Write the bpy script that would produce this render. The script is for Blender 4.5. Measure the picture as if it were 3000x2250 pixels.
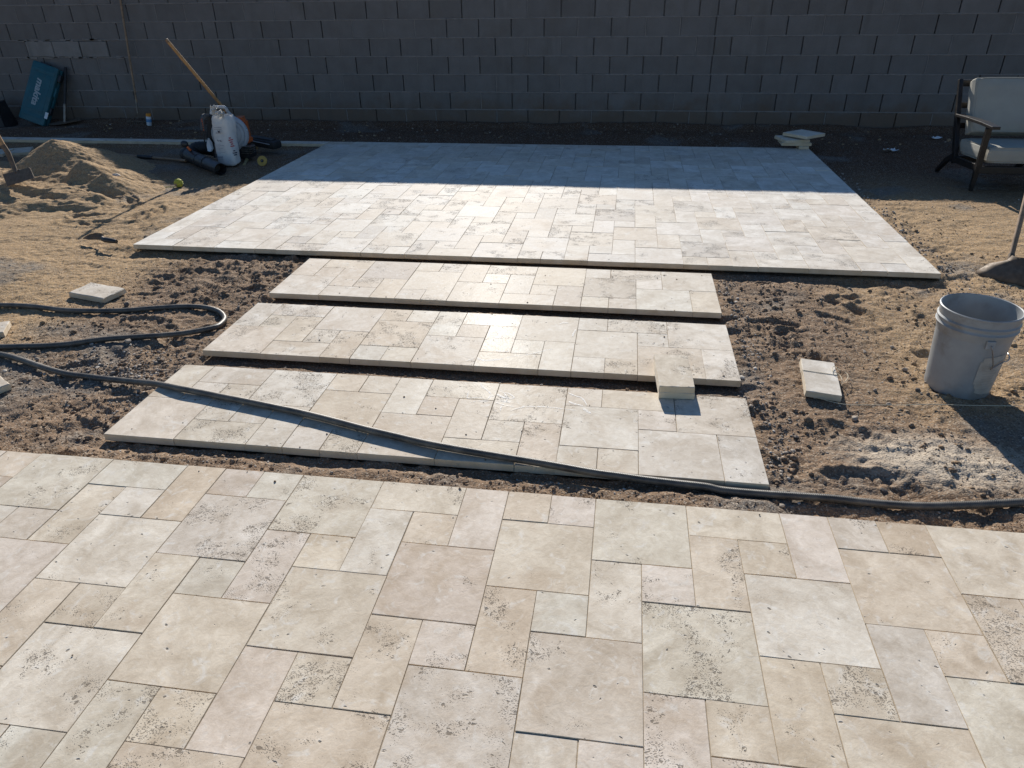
import bpy, bmesh, math, random
import numpy as np
from mathutils import Vector, Matrix, Quaternion

random.seed(7); rng = np.random.default_rng(7)
for o in list(bpy.data.objects): bpy.data.objects.remove(o)
SC = bpy.context.scene
COL = SC.collection

# ------------------------------------------------------------------ camera
H = 1.55422
FWD = Vector((-0.13601876, 0.86233499, -0.48772662))
RGT = Vector((0.9889101, 0.14781064, -0.0144508))
UPV = Vector((-0.05962975, 0.48428336, 0.87287681))
FPX = 2087.08                                   # focal length in pixels of a 3000 px wide frame
cd = bpy.data.cameras.new('camera'); cam = bpy.data.objects.new('camera', cd); COL.objects.link(cam)
M = Matrix.Identity(4)
for i in range(3):
    M[i][0] = RGT[i]; M[i][1] = UPV[i]; M[i][2] = -FWD[i]
M[2][3] = H
cam.matrix_world = M
cd.sensor_fit = 'HORIZONTAL'; cd.sensor_width = 36; cd.lens = FPX / 3000 * 36
cd.clip_start = 0.05; cd.clip_end = 2000
SC.camera = cam

# ------------------------------------------------------------------ sky, sun, exposure
SUN_EL = math.radians(26.0); SUN_AZ = math.radians(10.5)       # behind the wall, a little to the left
wd = bpy.data.worlds.new('World'); SC.world = wd; wd.use_nodes = True
wn = wd.node_tree.nodes; wl = wd.node_tree.links
bg = wn['Background']
sky = wn.new('ShaderNodeTexSky'); sky.sky_type = 'NISHITA'; sky.sun_disc = False
sky.sun_elevation = SUN_EL; sky.sun_rotation = -SUN_AZ
sky.air_density = 1.0; sky.dust_density = 0.0; sky.ozone_density = 5.0
wl.new(sky.outputs[0], bg.inputs[0]); bg.inputs[1].default_value = 0.071
SUNDIR = Vector((-math.sin(SUN_AZ) * math.cos(SUN_EL), math.cos(SUN_AZ) * math.cos(SUN_EL), math.sin(SUN_EL)))
sd = bpy.data.lights.new('sun', 'SUN'); sd.energy = 5.0; sd.angle = math.radians(0.53); sd.color = (1.0, 0.945, 0.86)
sun = bpy.data.objects.new('sun', sd); COL.objects.link(sun)
sun.rotation_euler = (-SUNDIR).to_track_quat('-Z', 'Y').to_euler(); sun.location = SUNDIR * 30
SC.view_settings.view_transform = 'Standard'; SC.view_settings.look = 'None'
SC.view_settings.gamma = 1.0; SC.view_settings.use_curve_mapping = False
SC.view_settings.exposure = 0.40
SC.render.engine = 'CYCLES'
SC.cycles.max_bounces = 4; SC.cycles.diffuse_bounces = 2; SC.cycles.glossy_bounces = 2

# ------------------------------------------------------------------ helpers
def ray(px, py):
    return FWD * FPX + RGT * (px - 1500) - UPV * (py - 1125)
def gnd(px, py, z=0.0):
    d = ray(px, py); t = (z - H) / d.z
    return Vector((d.x * t, d.y * t, z))
def at(px, py, Y):
    d = ray(px, py); t = Y / d.y
    return Vector((d.x * t, Y, H + d.z * t))

def tag(o, label=None, cat=None, group=None, kind=None):
    if label: o['label'] = label
    if cat: o['category'] = cat
    if group: o['group'] = group
    if kind: o['kind'] = kind
    return o
def empty(name, loc, label=None, cat=None, group=None, kind=None, rz=0.0):
    o = bpy.data.objects.new(name, None); COL.objects.link(o)
    o.location = loc; o.rotation_euler[2] = rz; o.empty_display_size = 0.1
    return tag(o, label, cat, group, kind)
def link(name, me, m=None, parent=None, smooth=False):
    if m is not None:
        if not me.materials: me.materials.append(m)
    o = bpy.data.objects.new(name, me); COL.objects.link(o)
    if parent is not None: o.parent = parent
    if smooth:
        for p in me.polygons: p.use_smooth = True
    return o

class MB:
    """collects shapes; build() links them as one mesh"""
    def __init__(s): s.v = []; s.f = []
    def add(s, vs, fs):
        n = len(s.v); s.v += [tuple(v) for v in vs]; s.f += [tuple(i + n for i in f) for f in fs]; return s
    def box(s, c, d, R=None):
        c = Vector(c); vs = []
        for k in ((-1,-1,-1),(1,-1,-1),(1,1,-1),(-1,1,-1),(-1,-1,1),(1,-1,1),(1,1,1),(-1,1,1)):
            p = Vector((k[0]*d[0]/2, k[1]*d[1]/2, k[2]*d[2]/2))
            vs.append(c + (R @ p if R is not None else p))
        return s.add(vs, [(0,3,2,1),(4,5,6,7),(0,1,5,4),(1,2,6,5),(2,3,7,6),(3,0,4,7)])
    def bevbox(s, c, d, b, R=None):
        """box with all edges chamfered"""
        bm = bmesh.new(); bmesh.ops.create_cube(bm, size=1)
        for v in bm.verts: v.co = Vector((v.co.x*d[0], v.co.y*d[1], v.co.z*d[2]))
        bmesh.ops.bevel(bm, geom=bm.edges[:], offset=b, segments=2, affect='EDGES', profile=0.5)
        return s.bm(bm, c, R)
    def bm(s, bm, c=(0,0,0), R=None):
        c = Vector(c); bm.verts.index_update()
        vs = [c + (R @ v.co if R is not None else v.co) for v in bm.verts]
        fs = [[v.index for v in f.verts] for f in bm.faces]; bm.free()
        return s.add(vs, fs)
    def tube(s, pts, r, n=10, cap=True):
        pts = [Vector(p) for p in pts]; m = len(pts)
        rr = r if isinstance(r, (list, tuple)) else [r] * m
        up = Vector((0, 0, 1)); vs = []; fs = []
        prev = None
        for i, p in enumerate(pts):
            t = (pts[min(i+1, m-1)] - pts[max(i-1, 0)]).normalized()
            if prev is None:
                a = t.orthogonal().normalized()
            else:
                a = (prev - t * prev.dot(t))
                a = a.normalized() if a.length > 1e-6 else t.orthogonal().normalized()
            prev = a; b = t.cross(a)
            for k in range(n):
                w = 2 * math.pi * k / n
                vs.append(p + (a * math.cos(w) + b * math.sin(w)) * rr[i])
        for i in range(m - 1):
            for k in range(n):
                k2 = (k + 1) % n
                fs.append((i*n+k, i*n+k2, (i+1)*n+k2, (i+1)*n+k))
        if cap:
            fs.append(tuple(range(n-1, -1, -1))); fs.append(tuple((m-1)*n + k for k in range(n)))
        return s.add(vs, fs)
    def lathe(s, prof, n=32, c=(0,0,0), R=None):
        c = Vector(c); vs = []; fs = []
        for r, z in prof:
            for k in range(n):
                w = 2*math.pi*k/n; p = Vector((r*math.cos(w), r*math.sin(w), z))
                vs.append(c + (R @ p if R is not None else p))
        for i in range(len(prof)-1):
            for k in range(n):
                k2 = (k+1) % n; fs.append((i*n+k, i*n+k2, (i+1)*n+k2, (i+1)*n+k))
        return s.add(vs, fs)
    def prism(s, poly, off):
        """closed prism: polygon (3-D points) swept by vector off"""
        poly = [Vector(p) for p in poly]; off = Vector(off); n = len(poly)
        vs = poly + [p + off for p in poly]
        fs = [tuple(range(n-1, -1, -1)), tuple(range(n, 2*n))]
        fs += [(i, (i+1) % n, n+(i+1) % n, n+i) for i in range(n)]
        return s.add(vs, fs)
    def build(s, name, m=None, parent=None, smooth=False, local=None):
        me = bpy.data.meshes.new(name)
        vs = s.v
        if local is not None:
            L = Vector(local); vs = [tuple(Vector(v) - L) for v in vs]
        me.from_pydata(vs, [], s.f)
        bm = bmesh.new(); bm.from_mesh(me); bmesh.ops.recalc_face_normals(bm, faces=bm.faces[:]); bm.to_mesh(me); bm.free()
        o = link(name, me, m, parent, smooth)
        if smooth:
            try: me.set_sharp_from_angle(angle=math.radians(38))
            except Exception: pass
        return o

def bez(pts, n=8):
    """Catmull-Rom through pts"""
    P = [Vector(p) for p in pts]; out = []
    for i in range(len(P)-1):
        p0 = P[max(i-1,0)]; p1 = P[i]; p2 = P[i+1]; p3 = P[min(i+2, len(P)-1)]
        for k in range(n):
            t = k/n
            out.append(0.5*((2*p1)+(p2-p0)*t+(2*p0-5*p1+4*p2-p3)*t*t+(3*p1-p0-3*p2+p3)*t**3))
    out.append(P[-1]); return out

def text_mesh(name, body, size, m, parent, mw, shear=0.0, bold=0.0, ext=0.0005, sx=1.0):
    c = bpy.data.curves.new(name, 'FONT'); c.body = body; c.size = size; c.align_x = 'CENTER'; c.align_y = 'CENTER'
    c.shear = shear; c.offset = bold; c.extrude = ext; c.resolution_u = 3
    o = bpy.data.objects.new(name, c); COL.objects.link(o)
    bpy.context.view_layer.update()
    me = bpy.data.meshes.new_from_object(o.evaluated_get(bpy.context.evaluated_depsgraph_get()))
    bpy.data.objects.remove(o); bpy.data.curves.remove(c)
    me.materials.clear(); me.transform(Matrix.Diagonal((sx, 1, 1, 1)))
    me.transform(mw)
    me.name = name
    return link(name, me, m, parent)

# ---- numpy noise
def vnoise(x, y, seed):
    xi = np.floor(x).astype(np.int64); yi = np.floor(y).astype(np.int64); xf = x-xi; yf = y-yi
    def h(a, b):
        n = (a*374761393 + b*668265263 + seed*1442695041) & 0xffffffff
        n = ((n ^ (n >> 13)) * 1274126177) & 0xffffffff
        return ((n ^ (n >> 16)) & 0xffff) / 65535.0
    u = xf*xf*(3-2*xf); v = yf*yf*(3-2*yf)
    return (h(xi,yi)*(1-u)+h(xi+1,yi)*u)*(1-v)+(h(xi,yi+1)*(1-u)+h(xi+1,yi+1)*u)*v
def fbm(x, y, seed, oct=4, gain=.5):
    s = 0; a = 1; t = 0
    for k in range(oct):
        c, sn = math.cos(k*1.1), math.sin(k*1.1)
        s = s + a*vnoise((x*c-y*sn)*2**k+k*17.3, (x*sn+y*c)*2**k-k*9.7, seed+k*13); t += a; a *= gain
    return s/t
def ss(a, b, x):
    t = np.clip((x-a)/(b-a), 0, 1); return t*t*(3-2*t)

# ------------------------------------------------------------------ materials
class NT:
    def __init__(s, name):
        s.m = bpy.data.materials.new(name); s.m.use_nodes = True
        s.t = s.m.node_tree; s.n = s.t.nodes; s.b = s.n['Principled BSDF']
    def new(s, ty, **kw):
        x = s.n.new(ty)
        for k, v in kw.items():
            if k.startswith('i_'):
                x.inputs[k[2:].replace('_', ' ')].default_value = v
            else: setattr(x, k, v)
        return x
    def l(s, a, b): s.t.links.new(a, b)
    def val(s, sock, v):
        if isinstance(v, bpy.types.NodeSocket): s.l(v, sock)
        else: sock.default_value = v
    def math(s, op, a, b=0.0, clamp=False):
        x = s.n.new('ShaderNodeMath'); x.operation = op; x.use_clamp = clamp
        s.val(x.inputs[0], a); s.val(x.inputs[1], b); return x.outputs[0]
    def mr(s, v, a, b, c=0.0, d=1.0):
        x = s.n.new('ShaderNodeMapRange'); s.val(x.inputs[0], v)
        x.inputs[1].default_value = a; x.inputs[2].default_value = b; x.inputs[3].default_value = c; x.inputs[4].default_value = d
        return x.outputs[0]
    def mix(s, f, a, b, mode='MIX'):
        x = s.n.new('ShaderNodeMix'); x.data_type = 'RGBA'; x.blend_type = mode
        s.val(x.inputs[0], f)
        for k, v in ((6, a), (7, b)):
            if isinstance(v, bpy.types.NodeSocket): s.l(v, x.inputs[k])
            else: x.inputs[k].default_value = (*v, 1) if len(v) == 3 else v
        return x.outputs[2]
    def noise(s, vec, scale, detail=4, rough=.55, dist=0.0):
        x = s.n.new('ShaderNodeTexNoise'); s.l(vec, x.inputs['Vector'])
        x.inputs['Scale'].default_value = scale; x.inputs['Detail'].default_value = detail
        x.inputs['Roughness'].default_value = rough; x.inputs['Distortion'].default_value = dist
        return x.outputs[0]
    def vor(s, vec, scale, feat='F1', out=0):
        x = s.n.new('ShaderNodeTexVoronoi'); x.feature = feat; s.l(vec, x.inputs['Vector'])
        x.inputs['Scale'].default_value = scale; return x.outputs[out]
    def ramp(s, f, stops, mode='LINEAR'):
        x = s.n.new('ShaderNodeValToRGB'); x.color_ramp.interpolation = mode
        e = x.color_ramp.elements
        while len(e) < len(stops): e.new(0.5)
        for k, (p, c) in enumerate(stops): e[k].position = p; e[k].color = (*c, 1)
        s.val(x.inputs[0], f); return x.outputs[0]
    def bump(s, h, strength, dist, normal=None):
        x = s.n.new('ShaderNodeBump'); x.inputs['Strength'].default_value = strength; x.inputs['Distance'].default_value = dist
        s.l(h, x.inputs['Height'])
        if normal is not None: s.l(normal, x.inputs['Normal'])
        return x.outputs[0]
    def mapv(s, vec, scale=(1,1,1), loc=(0,0,0), rot=(0,0,0)):
        x = s.n.new('ShaderNodeMapping'); s.l(vec, x.inputs[0])
        x.inputs['Scale'].default_value = scale; x.inputs['Location'].default_value = loc; x.inputs['Rotation'].default_value = rot
        return x.outputs[0]
    def out(s, col=None, rough=None, normal=None, metal=None, spec=None):
        if col is not None: s.val(s.b.inputs['Base Color'], (*col, 1) if isinstance(col, tuple) else col)
        if rough is not None: s.val(s.b.inputs['Roughness'], rough)
        if normal is not None: s.l(normal, s.b.inputs['Normal'])
        if metal is not None: s.b.inputs['Metallic'].default_value = metal
        if spec is not None: s.val(s.b.inputs['Specular IOR Level'], spec)
        return s.m

def simple(name, col, rough=.5, var=.15, vscale=30, metal=0.0, bump=0.0, bscale=200, dirt=0.0, dirtcol=(.2,.15,.1)):
    t = NT(name); tc = t.new('ShaderNodeTexCoord').outputs['Object']
    n = t.noise(tc, vscale, 4)
    c = t.mix(t.mr(n, .3, .7), tuple(x*(1-var) for x in col), tuple(min(1, x*(1+var)) for x in col))
    if dirt > 0:
        d = t.noise(tc, vscale*.35, 6, .65)
        c = t.mix(t.mr(d, .5, .68, 0, dirt), c, dirtcol)
    nm = t.bump(t.noise(tc, bscale, 4), bump, .002) if bump > 0 else None
    r = t.mr(t.noise(tc, vscale*1.7, 3), .3, .7, max(0, rough-.08), min(1, rough+.08))
    return t.out(c, r, nm, metal)

def travertine(name, attr=False, tint=(1,1,1), sheen=.22, hue=.25, coat=.012):
    t = NT(name)
    tc = t.new('ShaderNodeTexCoord').outputs['Object']
    if attr:
        a = t.new('ShaderNodeAttribute'); a.attribute_name = 'rnd'; rnd = a.outputs['Fac']
    else:
        rnd = t.new('ShaderNodeObjectInfo').outputs['Random']
    wn_ = t.new('ShaderNodeTexWhiteNoise', noise_dimensions='1D'); t.l(rnd, wn_.inputs['W'])
    wc = t.new('ShaderNodeSeparateColor'); t.l(wn_.outputs['Color'], wc.inputs[0])
    r1, r2, r3 = wc.outputs[0], wc.outputs[1], wc.outputs[2]
    cb = t.new('ShaderNodeCombineXYZ')
    t.l(t.math('MULTIPLY', rnd, 371.0), cb.inputs[0]); t.l(t.math('MULTIPLY', r1, 193.0), cb.inputs[1]); t.l(t.math('MULTIPLY', r2, 97.0), cb.inputs[2])
    ad = t.new('ShaderNodeVectorMath', operation='ADD'); t.l(cb.outputs[0], ad.inputs[1])
    vr = t.new('ShaderNodeVectorRotate', rotation_type='Z_AXIS'); t.l(tc, vr.inputs['Vector']); t.l(t.math('MULTIPLY', r3, 6.283), vr.inputs['Angle']); t.l(vr.outputs[0], ad.inputs[0])
    v = ad.outputs[0]
    base = t.ramp(rnd, [(0.0,(.64,.57,.46)),(.12,(.66,.61,.52)),(.26,(.61,.535,.425)),(.40,(.69,.645,.555)),(.54,(.62,.575,.495)),(.66,(.655,.585,.475)),(.80,(.68,.625,.535)),(.91,(.575,.51,.42)),(.975,(.51,.46,.39))], 'CONSTANT')
    hu = t.ramp(r1, [(0,(.66,.585,.535)),(.2,(.61,.595,.525)),(.38,(.60,.50,.39)),(.55,(.71,.68,.62)),(.7,(.60,.56,.52)),(.85,(.66,.59,.48))], 'CONSTANT')
    base = t.mix(hue, base, hu)
    base = t.mix(1.0, base, tint, 'MULTIPLY')
    cloud = t.noise(v, 6.0, 4, .62, .8)
    base = t.mix(t.mr(cloud, .32, .68), t.mix(1.0, base, (.775,.735,.685), 'MULTIPLY'), t.mix(1.0, base, (1.15,1.15,1.15), 'MULTIPLY'))
    warm = t.noise(v, 4.0, 3, .62, 1.0)
    base = t.mix(t.math('MULTIPLY', t.mr(warm, .46, .68, 0, .72), t.mr(r3, .25, 1.0)), base, (.50,.395,.285))
    pale = t.noise(v, 17.0, 3, .65, 1.5)
    base = t.mix(t.mr(pale, .56, .70, 0, .5), base, (.77,.75,.70))
    grit = t.noise(v, 240, 1, .6)
    base = t.mix(t.mr(grit, .35, .65, 0, .18), base, t.mix(1.0, base, (.72,.70,.67), 'MULTIPLY'))
    # pits: voids of the stone in drifts, dark colour stands in for their shade and brown dirt
    pv = t.mapv(v, (.75, 1.0, .4))
    dens = t.noise(v, 8.0, 3, .6, .4)
    drift = t.mr(t.math('SUBTRACT', dens, t.mr(r2, 0, 1, .66, .42)), -.02, .14)
    vn = t.new('ShaderNodeTexVoronoi'); vn.inputs['Scale'].default_value = 130
    wb = t.new('ShaderNodeTexNoise'); t.l(v, wb.inputs['Vector']); wb.inputs['Scale'].default_value = 70; wb.inputs['Detail'].default_value = 1
    wa = t.new('ShaderNodeVectorMath', operation='MULTIPLY_ADD'); t.l(wb.outputs['Color'], wa.inputs[0]); wa.inputs[1].default_value = (.022,.018,0); t.l(pv, wa.inputs[2])
    t.l(wa.outputs[0], vn.inputs['Vector'])
    vc = t.new('ShaderNodeSeparateColor'); t.l(vn.outputs['Color'], vc.inputs[0])
    rad = t.math('MULTIPLY', drift, t.mr(vc.outputs[0], .35, 1.0, 0.0, .62))
    p1 = t.mr(t.math('SUBTRACT', vn.outputs['Distance'], rad), -.08, .0, 1, 0)
    p1 = t.math('MULTIPLY', p1, t.mr(drift, 0, .25))
    d3 = t.vor(t.mapv(v, (.6, 1, .4)), 36)
    p3 = t.math('MULTIPLY', t.mr(d3, .09, .15, 1, 0), t.mr(pale, .56, .59))
    d4 = t.vor(pv, 260); p4 = t.math('MULTIPLY', t.mr(t.math('SUBTRACT', d4, t.math('MULTIPLY', drift, .42)), -.10, .0, 1, 0), t.mr(drift, .1, .5, 0, .75))
    pit = t.math('MAXIMUM', t.math('MAXIMUM', p1, p3), p4)
    mott = t.noise(v, 34, 3, .7, .6)
    base = t.mix(t.mr(mott, .40, .66, 0, .62), base, t.mix(1.0, base, (.80,.765,.72), 'MULTIPLY'))
    c = t.mix(t.math('MULTIPLY', pit, .74), base, (.15,.12,.09))
    gp_ = t.new('ShaderNodeNewGeometry').outputs['Position']
    du_ = t.noise(gp_, 2.6, 4, .68, .4)
    c = t.mix(t.mr(du_, .50, .74, 0, .38), c, (.52,.43,.33))
    # sawn sides: tan bedding dust, colour lightened to stand in for bounced light
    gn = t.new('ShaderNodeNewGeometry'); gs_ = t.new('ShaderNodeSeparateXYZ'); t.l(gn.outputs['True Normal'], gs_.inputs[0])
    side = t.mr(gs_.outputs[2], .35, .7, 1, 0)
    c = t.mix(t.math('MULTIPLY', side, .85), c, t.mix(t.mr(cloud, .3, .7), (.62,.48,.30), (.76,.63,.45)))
    hgt = t.math('ADD', t.math('MULTIPLY', pit, -1.0), t.math('MULTIPLY', t.noise(v, 110, 2, .6), .25))
    hgt = t.math('ADD', hgt, t.math('ADD', t.math('MULTIPLY', cloud, .5), t.math('MULTIPLY', mott, .45)))
    nm = t.bump(hgt, .75, .0022)
    rgh = t.mr(cloud, .3, .7, .58, .72)
    rgh = t.math('MAXIMUM', rgh, t.math('MULTIPLY', pit, .95))
    t.b.inputs['Coat Weight'].default_value = coat; t.val(t.b.inputs['Coat Roughness'], t.mr(r1, 0, 1, .20, .34)); t.l(nm, t.b.inputs['Coat Normal'])
    t.b.inputs['Sheen Weight'].default_value = sheen; t.b.inputs['Sheen Roughness'].default_value = .45
    return t.out(c, rgh, nm, spec=.05)

def dirt_material(name, attr=True):
    t = NT(name)
    tc = t.new('ShaderNodeTexCoord').outputs['Object']
    if attr:
        a = t.new('ShaderNodeAttribute'); a.attribute_name = 'soil'
        sp = t.new('ShaderNodeSeparateColor'); t.l(a.outputs['Color'], sp.inputs[0]); sand, dust, grey = sp.outputs[0], sp.outputs[1], sp.outputs[2]
    else:
        x = t.new('ShaderNodeValue'); x.outputs[0].default_value = 1.0; sand = x.outputs[0]
        y = t.new('ShaderNodeValue'); y.outputs[0].default_value = 0.0; dust = grey = y.outputs[0]
    n1 = t.noise(tc, 3.0, 2, .6); n2 = t.noise(tc, 30, 4, .7); n3 = t.noise(tc, 170, 1, .6)
    brown = t.mix(t.mr(n1, .3, .7), (.205,.137,.088), (.29,.198,.130))
    tan = t.mix(t.mr(n2, .3, .7), (.375,.250,.135), (.485,.338,.190))
    c = t.mix(t.math('ADD', sand, t.mr(n2, .3, .7, -.2, .2), True), brown, tan)
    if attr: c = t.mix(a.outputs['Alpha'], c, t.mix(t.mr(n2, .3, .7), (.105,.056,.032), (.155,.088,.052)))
    c = t.mix(t.math('MULTIPLY', grey, t.mr(n2, .35, .65, .3, 1), True), c, (.20,.185,.165))
    c = t.mix(t.mr(t.math('ADD', dust, t.mr(n2, .2, .8, -.25, .25)), .22, .75), c, (.52,.44,.345))
    # grains: pale and dark
    g = t.vor(tc, 190, out=1); gs = t.new('ShaderNodeSeparateColor'); t.l(g, gs.inputs[0])
    c = t.mix(t.mr(gs.outputs[0], .80, .90, 0, .55), c, (.52,.45,.36))
    c = t.mix(t.mr(gs.outputs[1], .80, .90, 0, .6), c, (.09,.07,.055))
    c = t.mix(t.mr(n3, .35, .65, 0, .3), c, t.mix(1.0, c, (.66,.62,.58), 'MULTIPLY'))
    hb = t.math('ADD', t.math('MULTIPLY', n2, 1.0), t.math('MULTIPLY', n3, .35))
    nm = t.bump(hb, 1.0, .010)
    return t.out(c, .95, nm, spec=.15)

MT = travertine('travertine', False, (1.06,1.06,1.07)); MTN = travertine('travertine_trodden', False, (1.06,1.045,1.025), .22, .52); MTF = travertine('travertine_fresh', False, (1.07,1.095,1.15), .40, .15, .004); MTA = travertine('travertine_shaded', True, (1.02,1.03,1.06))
MDIRT = dirt_material('bare_dirt'); MSAND = dirt_material('sand', False)
MBED = simple('bedding_sand', (.30,.245,.18), .95, .25, 60, bump=.4, bscale=150)

def cmu(name, col, k=1.0):
    t = NT(name); tc = t.new('ShaderNodeTexCoord').outputs['Object']
    oi = t.new('ShaderNodeObjectInfo'); rnd = oi.outputs['Random']
    cb = t.new('ShaderNodeCombineXYZ'); t.l(t.math('MULTIPLY', rnd, 311.), cb.inputs[0]); t.l(t.math('MULTIPLY', rnd, 77.), cb.inputs[2])
    ad = t.new('ShaderNodeVectorMath', operation='ADD'); t.l(tc, ad.inputs[0]); t.l(cb.outputs[0], ad.inputs[1]); v = ad.outputs[0]
    a = tuple(x*.92 for x in col); b = tuple(x*1.08 for x in col)
    c = t.mix(rnd, a, b)
    c = t.mix(t.mr(t.noise(v, 5, 5, .6), .35, .68, 0, .5), c, t.mix(1.0, c, (.74,.70,.66), 'MULTIPLY'))
    st = t.noise(v, 2.3, 4, .6)
    c = t.mix(t.mr(st, .56, .70, 0, .45), c, (.17,.145,.12))
    gp = t.new('ShaderNodeNewGeometry').outputs['Position']; gsx = t.new('ShaderNodeSeparateXYZ'); t.l(gp, gsx.inputs[0])
    spl = t.math('SUBTRACT', t.math('MULTIPLY', t.noise(gp, 4.5, 4, .65), .62), gsx.outputs[2])
    c = t.mix(t.mr(spl, .0, .22, 0, .7), c, (.165,.115,.078))
    run = t.noise(t.mapv(gp, (7, 7, .7)), 1.0, 3, .6)
    c = t.mix(t.mr(run, .55, .72, 0, .35), c, (.13,.115,.10))
    gr = t.noise(v, 180, 3, .6)
    c = t.mix(t.mr(gr, .4, .62, 0, .35), c, t.mix(1.0, c, (.62,.62,.62), 'MULTIPLY'))
    nm = t.bump(t.math('ADD', gr, t.noise(v, 60, 4)), .6, .003)
    return t.out(c, .92, nm, spec=.2)
MCMU = cmu('concrete_block', (.203,.188,.180)); MCMU2 = cmu('pale_concrete_block', (.30,.28,.265))
MMORT = simple('mortar', (.235,.213,.198), .95, .12, 25, bump=.5, bscale=160)

# ------------------------------------------------------------------ layout of the paving (one grid, cell C)
C = 0.1524; TH = 0.0305
FRONT = dict(x0=-0.158, y0=12.999)           # cells
STRIPS = [(-13.231, 24.019), (-13.197, 19.027), (-13.198, 14.028)]
FAR = dict(x0=-22.261, y0=28.997, nx=35, ny=24)

paver_cache = {}
def paver_mesh(w, h, var, m=None):
    m = m or MT
    """w x h cells; irregular, slightly rounded arrises; top at z=0"""
    key = (w, h, var, m.name)
    if key in paver_cache: return paver_cache[key]
    r = random.Random(str(key))
    hw = w*C/2 - .0005 - r.random()*.0005; hh = h*C/2 - .0005 - r.random()*.0005
    pts = []
    def edge(a, b, n):
        for i in range(n):
            t = (i + (0 if i == 0 else r.uniform(-.2, .2)))/n
            pts.append((a[0]+(b[0]-a[0])*t, a[1]+(b[1]-a[1])*t))
    nx = 2 if w == 1 else 4; ny = 2 if h == 1 else 4
    edge((-hw,-hh),(hw,-hh),nx); edge((hw,-hh),(hw,hh),ny); edge((hw,hh),(-hw,hh),nx); edge((-hw,hh),(-hw,-hh),ny)
    n = len(pts); vs = []
    for ring in range(3):
        for (x, y) in pts:
            if ring == 0: ins = r.uniform(.0005, .0017); z = 0.0
            elif ring == 1: ins = r.uniform(0, .0006); z = -.0014
            else: ins = 0; z = -TH
            L = math.hypot(x, y)
            sx = max(-hw+ins, min(hw-ins, x)); sy = max(-hh+ins, min(hh-ins, y))
            vs.append((sx, sy, z))
    fs = [tuple(range(n))]
    for ring in range(2):
        for i in range(n):
            j = (i+1) % n
            fs.append((ring*n+j, ring*n+i, (ring+1)*n+i, (ring+1)*n+j))
    fs.append(tuple(reversed(range(2*n, 3*n))))
    me = bpy.data.meshes.new('paver'); me.from_pydata(vs, [], fs); me.materials.append(m)
    paver_cache[key] = me
    return me
def lay(parent, ox, oy, w, h, R=random, m=None, k=1.0):
    """paver whose lower-left corner is at (ox,oy) in cells, world grid; parent sits at its own location"""
    me = paver_mesh(w, h, R.randrange(3), m)
    o = bpy.data.objects.new('paver', me); COL.objects.link(o); o.parent = parent
    pl = parent.location
    o.location = ((ox+w/2)*C - pl.x + R.gauss(0,.0004), (oy+h/2)*C - pl.y + R.gauss(0,.0006), R.uniform(-.0012, .0006)*k - pl.z)
    o.rotation_euler = (R.gauss(0, .0028*k), R.gauss(0, .0028*k), R.gauss(0, .0012) + (math.pi if R.random() < .5 else 0))
    return o

# --- near patio
near = empty('near_patio', (0, 1.2, 0), 'cream travertine patio nearest the viewer, pavers in a mixed-size pattern', kind='structure')
def lattice(x0, x1, y0, y1):
    """french pattern, cells; (x, rowdown) -> clipped rectangles"""
    out = []
    for i in range(-60, 80):
        for j in range(-40, 40):
            a = -2*i + 7*j; b = i
            for (dx, dy, w, h) in ((0,0,2,2),(0,2,1,2),(1,2,1,1)):
                ax, ay, bx, by = max(a+dx, x0), max(b+dy, y0), min(a+dx+w, x1), min(b+dy+h, y1)
                if bx > ax and by > ay: out.append((ax, ay, bx-ax, by-ay))
    return out
for (cx, cy, w, h) in lattice(-18, 12, 0, 11):
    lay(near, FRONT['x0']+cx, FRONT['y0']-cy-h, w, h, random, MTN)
MB().box(((FRONT['x0']-3)*C, (FRONT['y0']-5.5)*C, -.0130), (29.8*C, 10.8*C, .02)).build('bedding', MBED, near, local=near.location)

# --- three stepping strips
ST = [(0,0,1,2),(1,0,2,1),(3,0,2,2),(5,0,1,1),(6,0,1,1),(7,0,1,2),(8,0,2,1),(10,0,2,2),(12,0,1,1),(13,0,2,1),(15,0,2,2),
      (1,1,1,1),(2,1,1,2),(5,1,2,2),(8,1,1,1),(9,1,1,2),(12,1,2,2),(14,1,1,1),
      (0,2,2,2),(3,2,1,1),(4,2,1,2),(7,2,2,2),(10,2,1,1),(11,2,1,2),(14,2,2,2),(16,2,1,2),
      (2,3,2,1),(5,3,1,1),(6,3,1,1),(9,3,2,1),(12,3,1,1),(13,3,1,1)]
slabs = []
for k, (sx, sy) in enumerate(STRIPS):
    lb = ('travertine stepping strip next to the far patio', 'middle travertine stepping strip with a white chalk streak', 'travertine stepping strip crossed by the black hose')[k]
    e = empty('stepping_strip', ((sx+8.5)*C, (sy+2)*C, 0), lb, 'paving', 'stepping strips between the two patios', kind='structure')
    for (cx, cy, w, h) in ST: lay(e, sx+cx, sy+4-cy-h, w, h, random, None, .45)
    MB().box(((sx+8.5)*C, (sy+2)*C, -.016), (16.9*C, 3.9*C, .022)).build('bedding', MBED, e, local=e.location)
    slabs.append(e)

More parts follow.
